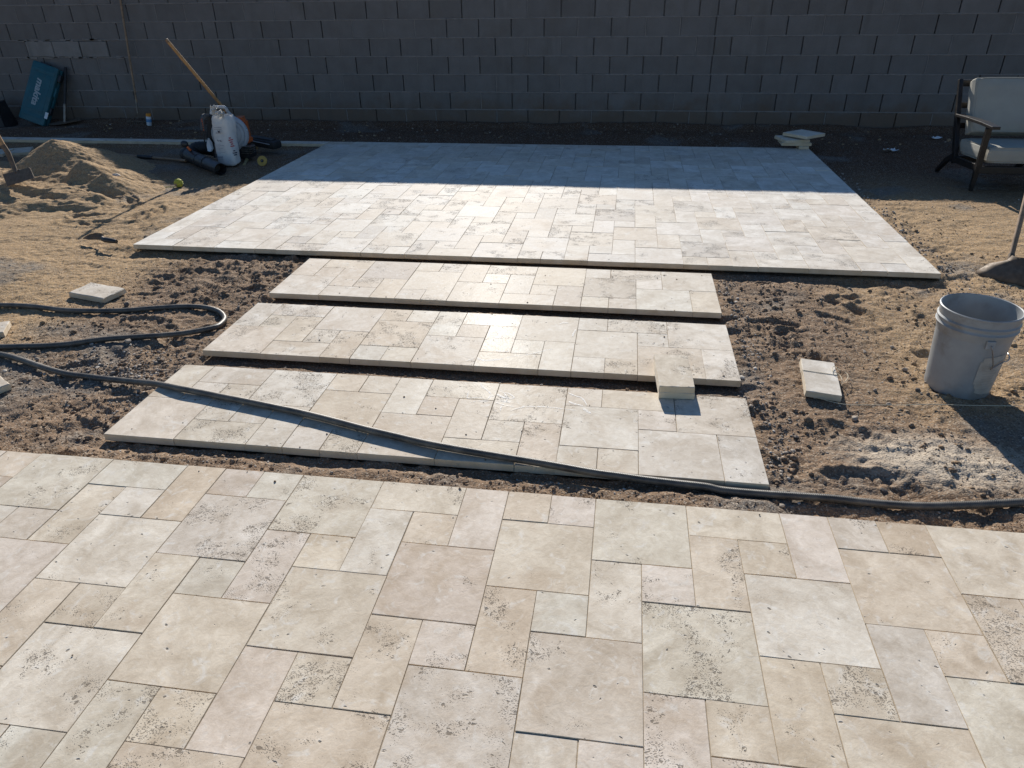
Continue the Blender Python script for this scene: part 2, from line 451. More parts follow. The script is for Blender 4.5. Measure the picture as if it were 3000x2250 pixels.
# --- far patio: 300 nearest pavers as parts, the shaded rest joined
far = empty('far_patio', (FAR['x0']*C + 2.6, 6.2, 0), 'large pale travertine patio half in the shadow of the wall', kind='structure')
cells = []
for i in range(-60, 80):
    for j in range(-40, 40):
        a = 18 + 2*i + 7*j; b = 1 + i                       # lower-left of the 2x2, rows counted away from the viewer
        for (dx, dy, w, h) in ((0,0,2,2),(0,-2,1,2),(1,-1,1,1)):
            ax, ay, bx, by = max(a+dx, 0), max(b+dy, 0), min(a+dx+w, 35), min(b+dy+h, 24)
            if bx > ax and by > ay: cells.append((ax, ay, bx-ax, by-ay))
x = 0; k = 0
while x < 35:
    w = min((2,1,2,2,1)[k % 5], 35-x); cells.append((x, 24, w, 1)); x += w; k += 1
cells.sort(key=lambda q: q[1]+q[3]/2)
R2 = random.Random(5)
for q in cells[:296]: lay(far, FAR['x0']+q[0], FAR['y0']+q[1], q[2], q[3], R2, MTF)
vs = []; fs = []; rn = []
for (cx, cy, w, h) in cells[296:]:
    me = paver_mesh(w, h, R2.randrange(3)); n = len(vs); dz = R2.uniform(-.0012,.0006); rv = R2.random()
    ox, oy = (FAR['x0']+cx+w/2)*C - far.location.x, (FAR['y0']+cy+h/2)*C - far.location.y
    vs += [(v.co.x+ox, v.co.y+oy, v.co.z+dz) for v in me.vertices]; rn += [rv]*len(me.vertices)
    fs += [tuple(i+n for i in p.vertices) for p in me.polygons]
me = bpy.data.meshes.new('shaded_pavers'); me.from_pydata(vs, [], fs)
at_ = me.attributes.new('rnd', 'FLOAT', 'POINT'); at_.data.foreach_set('value', rn)
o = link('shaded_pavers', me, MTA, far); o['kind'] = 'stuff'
MB().box(((FAR['x0']+17.5)*C, (FAR['y0']+12.5)*C, -.022), (34.8*C, 24.8*C, .034)).build('bedding', MBED, far, local=far.location)

# --- edging: the single course that runs on to the left
edge = empty('paver_edging', (FAR['x0']*C, (FAR['y0']+24.5)*C, 0), 'single line of pale pavers running left from the far patio', 'edging')
x = FAR['x0'] - .03; k = 0
while x > -62:
    w = (2,2,1,2,1,2,2)[k % 7]; lay(edge, x-w, FAR['y0']+24, w, 1); x -= w; k += 1
MB().box(((FAR['x0']-20)*C, (FAR['y0']+24.5)*C, -.050), (39.8*C, .9*C, .035)).build('bedding', MBED, edge, local=edge.location)

# ------------------------------------------------------------------ ground sheet with real relief
def rects():
    yield (-18.2+FRONT['x0'])*C, (12.1+FRONT['x0'])*C, -.5, FRONT['y0']*C
    for sx, sy in STRIPS: yield sx*C, (sx+17)*C, sy*C, (sy+4)*C
    yield FAR['x0']*C, (FAR['x0']+35)*C, FAR['y0']*C, (FAR['y0']+25)*C
RECT = list(rects())
def rect_dist(X, Y, r):
    dx = np.maximum(np.maximum(r[0]-X, X-r[1]), 0); dy = np.maximum(np.maximum(r[2]-Y, Y-r[3]), 0)
    return np.hypot(dx, dy)
prints = []                                        # footprints: x, y, angle, depth
pr = random.Random(11)
for k in range(38): prints.append((pr.uniform(-2.9, -2.08), pr.uniform(3.6, 4.5), pr.uniform(0, 6.28), pr.uniform(.008, .024), 1))
for k in range(26): prints.append((pr.uniform(.75, 2.0), pr.uniform(2.2, 4.4), pr.uniform(0, 6.28), pr.uniform(.006, .022), 1))
for k in range(16): prints.append((pr.uniform(-2.7, -2.05), pr.uniform(2.1, 3.4), pr.uniform(0, 6.28), pr.uniform(.006, .018), 1))
for k in range(26): prints.append((pr.uniform(-5.2, -3.6), pr.uniform(4.9, 6.2), pr.uniform(0, 6.28), pr.uniform(.010, .03), 1.1))
for k in range(40): prints.append((pr.uniform(2.1, 4.6), pr.uniform(3.0, 8.5), pr.uniform(0, 6.28), pr.uniform(.004, .014), 1))
def ground_h(X, Y):
    z = np.full_like(X, -.036)
    dist = np.full_like(X, 99.)
    for r in RECT: dist = np.minimum(dist, rect_dist(X, Y, r))
    near_w = ss(-.2, .0, -Y+9.6) # in front of the wall
    rough = np.clip(1.0 - dist/.9, .25, 1.0); calm = .55+.45*rough
    z += (fbm(X*1.3, Y*1.3, 3, 4)-.5)*.045
    lum = fbm(X*7, Y*8, 21, 4, .55)
    z += (lum-.5)*.032*rough
    rid = 1-np.abs(2*fbm(X*4.2, Y*5.5, 31, 3)-1)
    z += (rid-.72)*.026*rough*ss(.3,.7,fbm(X*1.1,Y*1.1,77,2)+.1)
    z += (fbm(X*13, Y*15, 40, 3)-.5)*.020*(.4+.6*rough)
    bil = np.abs(2*fbm(X*22, Y*25, 41, 2)-1); z += (bil-.3)*.011*calm
    bil2 = np.abs(2*fbm(X*48, Y*54, 47, 2)-1); z += (bil2-.3)*.007*calm
    z += (fbm(X*80, Y*90, 43, 2)-.5)*.008
    for (px, py, a, d, s) in prints:
        m = (np.abs(X-px) < .3) & (np.abs(Y-py) < .3)
        if not m.any(): continue
        u = (X[m]-px)*math.cos(a)+(Y[m]-py)*math.sin(a); v = -(X[m]-px)*math.sin(a)+(Y[m]-py)*math.cos(a)
        e = np.hypot(u/(.135*s), v/(.05*s)); e = e*(1+.25*(fbm(X[m]*14, Y[m]*14, 97, 2)-.5))
        d = d*.62
        z[m] += -d*(1-ss(.72, 1.02, e)) + d*.7*np.exp(-((e-1.22)/.20)**2) + d*.2*np.sin(u*200)*(1-ss(.6,.9,e))
    # trenches between the strips, with a low bank against the far edge
    for k, (sx, sy) in enumerate(STRIPS + [(FAR['x0'], FAR['y0'])]):
        x0 = -13.2*C; x1 = 3.8*C
        ytop = sy*C
        ing = ss(x0-.12, x0+.05, X)*(1-ss(x1-.05, x1+.12, X))*ss(ytop-.17, ytop-.15, Y)*(1-ss(ytop, ytop+.02, Y))
        q = np.clip((Y-(ytop-C))/C, 0, 1)
        prof = -.016 - .046*ss(.22, .55, q+.22*(fbm(X*6, Y*3, 55+k, 3)-.5)) + (fbm(X*30, Y*30, 61, 3)-.5)*.016
        if k == 2: prof = -.014 - .022*ss(.35, .75, q+.3*(fbm(X*5, Y*3, 58, 3)-.5)) + (fbm(X*28, Y*28, 61, 3)-.5)*.024
        z = z*(1-ing)+prof*ing
    # undercut along the front of the far patio outside the strips
    fy = FAR['y0']*C
    u = (1-ss(.0, .16, np.abs(Y-(fy-.06))))*ss(FAR['x0']*C-.1, FAR['x0']*C+.05, X)*(1-ss(FAR['x0']*C+35*C, FAR['x0']*C+35*C+.1, X))
    z -= .035*u
    # bank of loose earth along the foot of the wall, spoil strip
    z += .055*np.exp(-((Y-9.52)/.16)**2)*(.4+1.2*fbm(X*2.2, Y*3, 91, 3))
    z += .03*np.exp(-((Y-8.9)/.25)**2)*(fbm(X*1.5, Y*3, 93, 3))
    # berm of soil beside the edging, floor dug lower in front of it
    dug = ss(7.1, 7.6, Y)*(1-ss(8.02, 8.08, Y))*(1-ss(-3.7, -3.45, X))
    z -= .03*dug
    # hide under paving
    for r in RECT:
        ins = (X > r[0]+.004) & (X < r[1]-.004) & (Y > r[2]+.004) & (Y < r[3]-.004)
        z[ins] = np.minimum(z[ins], -.06)
        edge_ = (rect_dist(X, Y, r) < .012)
        z[edge_] = np.minimum(z[edge_], -.008)
    farw = ss(9.7, 11, Y)
    z = z*(1-farw) - .05*farw
    return z
def axis(segs):
    out = []
    for a, b, st in segs: out += list(np.arange(a, b, st))
    out.append(segs[-1][1]); return np.array(out)
ya = [1.90]
while ya[-1] < 9.75: ya.append(ya[-1] + max(.0085, .0030*ya[-1]))
yax = np.array([-300, -60, -15, -4, 0, 1.0, 1.6] + ya + [10.5, 13, 20, 60, 150, 400])
xax = np.concatenate([[-400,-150,-60,-25,-14,-11], axis([(-9.2,-4.2,.030),(-4.2,2.3,.0105),(2.3,4.8,.024)]), [6,9,14,30,80,200,400]])
GX, GY = np.meshgrid(xax, yax)
GZ = ground_h(GX, GY)
nx, ny = len(xax), len(yax)
me = bpy.data.meshes.new('ground')
vs = np.stack([GX.ravel(), GY.ravel(), GZ.ravel()], 1)
ii = (np.arange(ny-1)[:, None]*nx + np.arange(nx-1)[None, :]).ravel()
fs = np.stack([ii, ii+1, ii+1+nx, ii+nx], 1)
me.vertices.add(len(vs)); me.vertices.foreach_set('co', vs.ravel())
me.loops.add(fs.size); me.loops.foreach_set('vertex_index', fs.ravel())
me.polygons.add(len(fs)); me.polygons.foreach_set('loop_start', np.arange(0, fs.size, 4)); me.polygons.foreach_set('loop_total', np.full(len(fs), 4))
me.update(calc_edges=True); me.polygons.foreach_set('use_smooth', np.ones(len(fs), bool))
# soil kinds: R sand, G cement dust, B grey mud; A darkens towards the wall
sandw = np.clip(ss(-2.7, -3.3, GX) + ss(2.0, 2.5, GX)*ss(3.2, 3.8, GY) + .75*ss(1.0, 1.5, GX)*ss(2.5, 3.0, GY) + .5*(fbm(GX*1.7, GY*1.7, 5, 3)-.5), 0, 1)
sandw *= 1-ss(8.2, 8.5, GY)*.6
duX = (GX-1.27+.3*(GY-2.4))/.52; duY = (GY-2.42)/.27
dustw = np.clip(1.05-np.hypot(duX, duY), 0, 1)*1.1
greyw = np.clip(ss(.55, .75, fbm(GX*2.3, GY*2.3, 8, 4)) + np.clip(1-np.hypot((GX+2.75)/.3, (GY-2.35)/.25), 0, 1) + np.clip(1-np.hypot((GX+2.95)/.35, (GY-3.1)/.15), 0, 1), 0, 1)
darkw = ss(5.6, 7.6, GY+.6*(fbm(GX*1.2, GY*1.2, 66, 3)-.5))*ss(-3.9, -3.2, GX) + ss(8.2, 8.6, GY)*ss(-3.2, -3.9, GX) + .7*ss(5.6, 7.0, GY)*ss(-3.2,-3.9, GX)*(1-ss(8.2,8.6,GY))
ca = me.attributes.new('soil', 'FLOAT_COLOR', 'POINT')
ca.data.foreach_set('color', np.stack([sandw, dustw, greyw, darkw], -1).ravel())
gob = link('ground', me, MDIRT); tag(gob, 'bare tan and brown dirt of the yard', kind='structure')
def gz(x, y):
    return float(ground_h(np.array([[x]], float), np.array([[y]], float))[0, 0])

# ------------------------------------------------------------------ sand pile
pyx = np.arange(-8.2, -3.5, .015); pyy = np.arange(4.7, 7.75, .0115)
PX, PY = np.meshgrid(pyx, pyy)
WX = PX + .30*(fbm(PX*1.7, PY*1.7, 3, 3)-.5) + .06*(fbm(PX*6, PY*6, 4, 2)-.5); WYp = PY + .26*(fbm(PX*1.9+7, PY*1.9, 6, 3)-.5) + .05*(fbm(PX*7, PY*7, 8, 2)-.5)
def cone(cx, cy, h, s=.60, xr=.62, back=.42):
    dx = np.where(WX > cx, (WX-cx)*xr, (WX-cx)*.95); dy = np.where(WYp < cy, WYp-cy, (WYp-cy)*back/s)
    return h - s*np.hypot(dx, dy)
apron = .17*np.clip(1-np.hypot((WX+5.75)/1.95, (WYp-5.8)/1.1), 0, 1)**.8
apron += ((1-np.abs(2*fbm(PX*1.9, PY*3.6, 15, 3)-1))-.7)*.10*ss(.0, .06, apron) + (fbm(PX*4.5, PY*7, 16, 3)-.5)*.07*ss(.0, .05, apron)
pz = np.maximum.reduce([apron, cone(-5.62, 6.50, .385), cone(-5.02, 6.12, .285), cone(-4.62, 5.88, .215), cone(-6.62, 6.28, .30), cone(-6.05, 5.85, .20), cone(-7.5, 6.0, .33), cone(-5.55, 5.55, .155)])
pz = np.clip(pz, 0, None)
pz += (fbm(PX*2.6, PY*3.0, 9, 3)-.5)*.05*ss(.02, .12, pz)
pz += (fbm(PX*9, PY*11, 19, 3)-.5)*.022*ss(.0, .06, pz) + (fbm(PX*40, PY*45, 23, 2)-.5)*.012 - np.abs(2*fbm(PX*20, PY*23, 29, 2)-1)*.012*ss(.0,.05,pz)
bd = np.minimum.reduce([PX+8.2, -3.5-PX, PY-4.7, 7.75-PY])
pz = np.where(bd < .03, -.15, pz-.075)
n1, n2 = PX.shape[1], PX.shape[0]
ii = (np.arange(n2-1)[:, None]*n1 + np.arange(n1-1)[None, :]).ravel()
fs = np.stack([ii, ii+1, ii+1+n1, ii+n1], 1)
keep = (pz.ravel()[fs].max(1) > -.10); fs = fs[keep]
me = bpy.data.meshes.new('sand_pile'); me.from_pydata(np.stack([PX.ravel()+5.6, PY.ravel()-6.0, pz.ravel()], 1).tolist(), [], fs.tolist())
me.polygons.foreach_set('use_smooth', np.ones(len(me.polygons), bool))
o = link('sand_pile', me, MSAND); o.location = (-5.6, 6.0, 0)
tag(o, 'heap of loose tan sand with shovel cuts, left of the far patio', 'sand')
def pile_z(x, y):
    i = int(round((y-4.7)/.0115)); j = int(round((x+8.2)/.015))
    i = max(0, min(n2-1, i)); j = max(0, min(n1-1, j)); return max(float(pz[i, j]), gz(x, y))

# ------------------------------------------------------------------ block wall
WY = 9.6; BL = .4045; CH = .2095; BZ0 = -.045; NR = 8; BD = .15
wall = empty('block_wall', (0, WY, 0), 'tall grey concrete block wall along the back of the yard', 'wall')
CJ = (0.985, -5.31)                                              # vertical control joints
block_cache = {}
def block_mesh(w, var):
    key = (round(w, 3), var)
    if key in block_cache: return block_cache[key]
    r = random.Random(str(key)); hw = w/2; h2 = (CH-.009)/2
    pts = [(-hw,-h2),(-hw*.33,-h2),(hw*.4,-h2),(hw,-h2),(hw,0),(hw,h2),(hw*.3,h2),(-hw*.4,h2),(-hw,h2),(-hw,0)]
    n = len(pts); vs = []
    for ring in range(3):
        for x, z in pts:
            ins = (r.uniform(.003,.006), r.uniform(0,.0015), 0)[ring]
            vs.append((max(-hw+ins, min(hw-ins, x)), (0, .004, BD)[ring], max(-h2+ins, min(h2-ins, z))))
    fs = [tuple(range(n))]
    for ring in range(2):
        for i in range(n):
            j = (i+1) % n; fs.append((ring*n+j, ring*n+i, (ring+1)*n+i, (ring+1)*n+j))
    fs.append(tuple(reversed(range(2*n, 3*n))))
    me = bpy.data.meshes.new('block'); me.from_pydata(vs, [], fs); me.materials.append(MCMU)
    block_cache[key] = me; return me
rb = random.Random(3)
JX = -.035*9.6/9.5
ext = MB(); nblocks = 0
for row in range(NR):
    z = BZ0 + (row+.5)*CH
    off = JX if row % 2 == 0 else JX + BL/2      # row with joints in phase with JX is the one at z .39-.60 (row 2)
    k0 = int(math.floor((-13.5-off)/BL)); k1 = int(math.ceil((9.0-off)/BL))
    for k in range(k0, k1):
        a = off+k*BL; b = a+BL
        parts = [(a, b)]
        for cj in CJ:
            nw = []
            for (p, q) in parts:
                if p+.05 < cj < q-.05: nw += [(p, cj), (cj, q)]
                else: nw.append((p, q))
            parts = nw
        for (p, q) in parts:
            gap = .0105
            w = q-p-gap; cx = (p+q)/2
            vis = -8.75 < cx < 4.45
            top = row == NR-1
            dy = rb.gauss(0, .0012); dz = rb.gauss(0, .0012) + (rb.uniform(-.003,.002) if top else 0)
            if vis and row < 8:
                pale = row == 4 and -8.05 < cx < -6.75
                o = bpy.data.objects.new('block', block_mesh(w, rb.randrange(3))); COL.objects.link(o); o.parent = wall
                o.location = (cx, dy - (.012 if pale else 0), z+dz); o.rotation_euler = (rb.gauss(0,.004), rb.gauss(0,.0025), rb.gauss(0,.003))
                if pale:
                    me = o.data.copy(); me.materials[0] = MCMU2; o.data = me
                    o.scale = (.985, 1, .93); o['label'] = 'paler patched-in block'
                nblocks += 1
            else:
                ext.box((cx, BD/2+dy, z+dz), (w, BD, CH-.009))
e = ext.build('outer_blocks', MCMU, wall); e['kind'] = 'stuff'
# mortar: core slightly behind the face, bed strips almost flush and a little ragged
MB().box((-2.2, BD/2+.016, BZ0+NR*CH/2), (22.4, BD-.036, NR*CH-.004)).build('mortar_core', MMORT, wall)
for row in range(1, NR):
    vs = []; fs = []; xs = np.arange(-9.0, 4.8, .05); z = BZ0+row*CH
    for i, x in enumerate(xs):
        d = .0005 - .004*fbm(np.array([[x*9.]]), np.array([[row*3.1]]), 5, 3)[0,0]; hz = .0062+.003*rb.random()
        vs += [(x, d+.002, z-hz), (x, d-.0015, z-.002), (x, d-.0015, z+.002), (x, d+.002, z+hz)]
    n = len(xs)
    for i in range(n-1):
        for k in range(3): fs.append((4*i+k, 4*i+4+k, 4*i+5+k, 4*i+1+k))
    me = bpy.data.meshes.new('mortar_bed'); me.from_pydata(vs, [], fs); link('mortar_bed', me, MMORT, wall)
# ragged mortar smear round the patched blocks
pm = MB()
for k in range(26):
    a = rb.uniform(-8.2, -6.75); zz = BZ0+4*CH + (CH if k % 2 else 0) + rb.uniform(-.012,.012)
    pm.box((a, -.004, zz), (rb.uniform(.06,.16), .012, rb.uniform(.012,.024)), Matrix.Rotation(rb.gauss(0,.06), 3, 'Y'))
pm.build('mortar_patch', MMORT, wall)
# head joints that were pointed flush
pj = MB()
for row in range(NR):
    off = JX if row % 2 == 0 else JX + BL/2
    for k in range(-24, 14):
        x = off+k*BL
        if rb.random() < .30 and -9 < x < 4.6 and min(abs(x-c) for c in CJ) > .1:
            pj.box((x+rb.gauss(0,.001), .010, BZ0+(row+.5)*CH), (.011, .018+rb.uniform(-.002,.003), CH-.02), Matrix.Rotation(rb.gauss(0,.01), 3, 'Y'))
pj.build('pointed_joints', MMORT, wall)['kind'] = 'stuff'
print('blocks', nblocks)

# ------------------------------------------------------------------ materials of the things
M_steel = simple('worn_steel', (.22,.20,.18), .45, .3, 25, metal=.7, dirt=.8, dirtcol=(.16,.10,.06))
M_rust = simple('rusty_steel', (.15,.115,.085), .7, .3, 30, metal=.3, dirt=.7, dirtcol=(.20,.12,.065))
M_wood = simple('ash_handle', (.46,.27,.12), .55, .25, 18, dirt=.3, dirtcol=(.25,.15,.08))
M_wood2 = simple('weathered_handle', (.30,.20,.125), .7, .3, 22, dirt=.5, dirtcol=(.16,.10,.06))
M_dkwood = simple('dark_stained_wood', (.016,.0125,.011), .40, .4, 30, dirt=.35, dirtcol=(.045,.036,.030))
M_black = simple('black_rubber', (.018,.018,.020), .6, .3, 30, dirt=.35, dirtcol=(.07,.06,.05))
M_blackpl = simple('black_plastic', (.022,.024,.028), .42, .3, 20, dirt=.4, dirtcol=(.08,.07,.06))
M_grey = simple('grey_plastic', (.42,.45,.48), .45, .1, 12, dirt=.4, dirtcol=(.25,.21,.17))
M_orange = simple('orange_plastic', (.62,.13,.03), .42, .15, 14, dirt=.35, dirtcol=(.18,.09,.05))
M_teal = simple('teal_plastic', (.014,.10,.125), .5, .15, 10, dirt=.35, dirtcol=(.10,.12,.11))
M_white = simple('white_print', (.75,.75,.75), .6, .05, 10)
M_ink = simple('dark_ink', (.03,.035,.06), .7, .1, 10)
M_inkr = simple('red_ink', (.35,.05,.05), .7, .1, 10)
M_bag = simple('white_paper', (.66,.64,.60), .75, .08, 9, bump=.3, bscale=40, dirt=.3, dirtcol=(.42,.36,.29))
M_blue = simple('blue_print', (.12,.30,.55), .5, .1, 12)
M_yel = simple('yellow_twine', (.45,.45,.06), .7, .2, 120)
M_disc = simple('yellow_disc', (.45,.29,.06), .5, .15, 40)
M_twine = simple('cream_twine', (.66,.58,.42), .8, .2, 100)
M_fab = simple('cream_cushion', (.37,.355,.305), .9, .06, 8, bump=.3, bscale=500, dirt=.25, dirtcol=(.34,.29,.20))
M_stone = simple('grey_stone', (.33,.275,.22), .85, .3, 30, bump=.5, bscale=120)
M_stoned = simple('dark_stone', (.12,.10,.085), .8, .3, 30, bump=.5, bscale=120)
M_stonew = simple('pale_stone', (.55,.50,.43), .85, .2, 30, bump=.5, bscale=120)
t = NT('white_chalk'); tc = t.new('ShaderNodeTexCoord').outputs['Object']
t.l(t.mr(t.noise(tc, 130, 4, .7), .36, .60, .05, .75), t.b.inputs['Alpha'])
M_chalk = t.out((.95,.95,.93), .7)
M_paper = simple('litter_paper', (.70,.74,.78), .7, .05, 20)
M_cap = simple('orange_cap', (.80,.30,.04), .4, .05, 20)

def orient(x, y, z, o):
    """matrix with the given axes as columns and origin o"""
    m = Matrix.Identity(4)
    for i in range(3): m[i][0] = x[i]; m[i][1] = y[i]; m[i][2] = z[i]; m[i][3] = o[i]
    return m

# ------------------------------------------------------------------ loose pavers
def loose(name, w, h, M4, label, group=None, chip=0):
    """single paver lying about; M4 places its top face centre"""
    r = random.Random(label); hw, hh = w/2, h/2; pts = []
    for a, b in (((-hw,-hh),(hw,-hh)),((hw,-hh),(hw,hh)),((hw,hh),(-hw,hh)),((-hw,hh),(-hw,-hh))):
        for i in range(5):
            t = i/5; pts.append((a[0]+(b[0]-a[0])*t, a[1]+(b[1]-a[1])*t))
    n = len(pts); vs = []
    for ring, z in ((0, 0.0), (1, -.003), (2, -TH+.002), (3, -TH)):
        for x, y in pts:
            ins = (r.uniform(.001,.005+chip), r.uniform(0,.002+chip*.5), r.uniform(0,.001), r.uniform(.001,.003))[ring]
            vs.append((max(-hw+ins, min(hw-ins, x)), max(-hh+ins, min(hh-ins, y)), z))
    fs = [tuple(range(n))]
    for ring in range(3):
        for i in range(n):
            j = (i+1) % n; fs.append((ring*n+j, ring*n+i, (ring+1)*n+i, (ring+1)*n+j))
    fs.append(tuple(reversed(range(3*n, 4*n))))
    me = bpy.data.meshes.new(name); me.from_pydata(vs, [], fs)
    o = link(name, me, MT); o.matrix_world = M4
    tag(o, label, 'paver', group); return o
def flat(c, rz, tx=0, ty=0):
    return Matrix.Translation(c) @ Matrix.Rotation(rz, 4, 'Z') @ Matrix.Rotation(tx, 4, 'X') @ Matrix.Rotation(ty, 4, 'Y')
GP = 'loose pavers lying about the yard'
# two stacked on the strips
bA = gnd(1927, 1167.8, 0); bB = gnd(2033, 1172.5, 0)
dirx = (bB-bA).normalized(); rz = math.atan2(dirx.y, dirx.x) + .01
ctr = (bA+bB)/2 + Vector((-dirx.y, dirx.x, 0))*C
loose('loose_paver', .151, .303, flat(Vector((ctr.x, ctr.y, TH+.001)), rz+.005), 'lower of two travertine pavers stacked across the trench between strips', GP)
loose('loose_paver', .152, .304, flat(Vector((ctr.x-.002, ctr.y-.002, 2*TH+.002)), rz), 'upper of two travertine pavers stacked across the trench between strips', GP)
# the one with twine round it
pc = [gnd(2000+a/2.212, 700+b/2.212, .012) for a, b in ((750,762),(965,790),(1055,1000),(825,983))]
c4 = sum(pc, Vector())/4; ax = (pc[1]-pc[0]+pc[2]-pc[3]).normalized(); rz4 = math.atan2(ax.y, ax.x)
twp = loose('loose_paver', .150, .303, flat(Vector((c4.x, c4.y, .004)), rz4, .03, .05), 'oblong paver wrapped with cream twine, left of the bucket', GP)
# white one by the hose
pc = [gnd(a/4.366, 520+b/4.366, .004) for a, b in ((875,1470),(1150,1340),(1600,1420),(1330,1545))]
c5 = sum(pc, Vector())/4; ax = (pc[2]-pc[1]+pc[3]-pc[0]).normalized(); ay = (pc[1]-pc[0]).length
loose('loose_paver', ((pc[2]-pc[1]).length+(pc[3]-pc[0]).length)/2, ((pc[1]-pc[0]).length+(pc[2]-pc[3]).length)/2, flat(Vector((c5.x, c5.y, .004)), math.atan2(ax.y, ax.x), .03), 'broken-edged white paver lying alone on the sand above the hose loop', GP, .008)
# two cut off by the left edge of the frame
q = gnd(-28, 962, 0); loose('loose_paver', .152, .152, flat(Vector((q.x, q.y, 0)), .5, .02), 'paver cut off by the left edge of the photo, inside the hose loop', GP)
q = gnd(-45, 1132, 0); loose('loose_paver', .152, .16, flat(Vector((q.x, q.y, .004)), -.55, .05, .03), 'pale paver cut off by the left edge, below the hose', GP, .004)
# stack of four on the corner of the far patio
sb = gnd(2340, 437, 0)
for k, (w, h, dx, dy, a, tx) in enumerate(((.10,.15,.045,0,.05,0), (.30,.25,-.03,.06,.0,0), (.27,.27,-.06,.06,.28,0.02), (.305,.305,.06,.09,.72,.0))):
    loose('loose_paver', w, h, flat(Vector((sb.x+dx, sb.y+dy+.06, TH*(k+1)+.002*k+(.012 if k == 3 else 0)+.001)), a, tx),
          ('small bottom paver of the stack on the far patio corner', 'second paver from below in the stack on the far patio corner', 'third paver from below in the stack, turned askew', 'top paver of the stack on the far patio corner')[k], GP)
# behind the sand pile
for (px, py, w, h, a, lb) in ((46, 434, .305, .305, .55, 'larger shaded paver lying behind the sand pile and the shovel'), (118, 442, .152, .20, .2, 'smaller shaded paver half hidden behind the crest of the sand pile'), (2, 440, .152, .30, .3, 'shaded paver at the left edge behind the sand pile')):
    q = gnd(px, py, -.02); loose('loose_paver', w, h, flat(Vector((q.x, q.y, gz(q.x, q.y)+TH+.004)), a, .02), lb, GP)

# chalk and thinset streaks on the strips (flat marks, sub-millimetre sheets)
def streak(parent, pts, w, z=.0007):
    w = w*1.5
    P = bez([gnd(x, y, z) for x, y in pts], 6); m = MB(); vs = []; n = len(P)
    r = random.Random(len(pts)*31+int(pts[0][0]))
    for i, p in enumerate(P):
        t = (P[min(i+1,n-1)]-P[max(i-1,0)]); t.z = 0; t = t.normalized() if t.length else Vector((1,0,0)); s = Vector((-t.y, t.x, 0))
        ww = w*(.35+.65*math.sin(math.pi*min(1, (i+.6)/n))**.5)*r.uniform(.65, 1.1)/2
        vs += [p+s*ww, p-s*ww]
    m.add(vs, [(2*i, 2*i+1, 2*i+3, 2*i+2) for i in range(n-1)])
    m.build('chalk_mark', M_chalk, parent, local=parent.location)
zz = lambda l: [(1300+x/4.366, 880+y/4.366) for x, y in l]
for pts, w in (([(430,735),(500,765),(640,760),(760,745)], .014), ([(760,740),(900,712),(1080,690),(1250,650),(1400,620)], .005), ([(1690,370),(1660,420),(1650,460)], .008),
               ([(280,780),(330,760),(400,735)], .004), ([(620,470),(700,480),(760,478)], .010), ([(660,640),(740,655),(830,650)], .010), ([(1480,300),(1540,285),(1600,290)], .010)):
    streak(slabs[1], zz(pts), w)
for pts, w in (([(470,1060),(500,1110),(560,1150),(610,1205)], .006), ([(320,1160),(305,1210),(310,1250),(420,1240),(540,1255)], .004), ([(640,1225),(600,1225),(560,1260)], .005),
               ([(680,1195),(740,1230),(800,1250)], .010), ([(750,1180),(820,1185),(900,1240),(830,1250),(770,1185)], .005), ([(790,1255),(830,1240),(800,1290),(860,1300)], .004), ([(700,1285),(780,1290),(850,1310)], .004),
               ([(340,1305),(450,1285),(600,1290)], .003), ([(660,1300),(760,1335),(900,1360)], .004), ([(735,1350),(725,1410)], .004), ([(850,1415),(960,1375),(1100,1355),(1350,1365),(1520,1385),(1700,1405)], .0045),
               ([(1590,1180),(1680,1220),(1770,1250),(1830,1340)], .006), ([(1600,1290),(1660,1320),(1780,1345)], .008), ([(1780,1380),(1840,1420),(1880,1440)], .010)):
    streak(slabs[2], zz(pts), w)

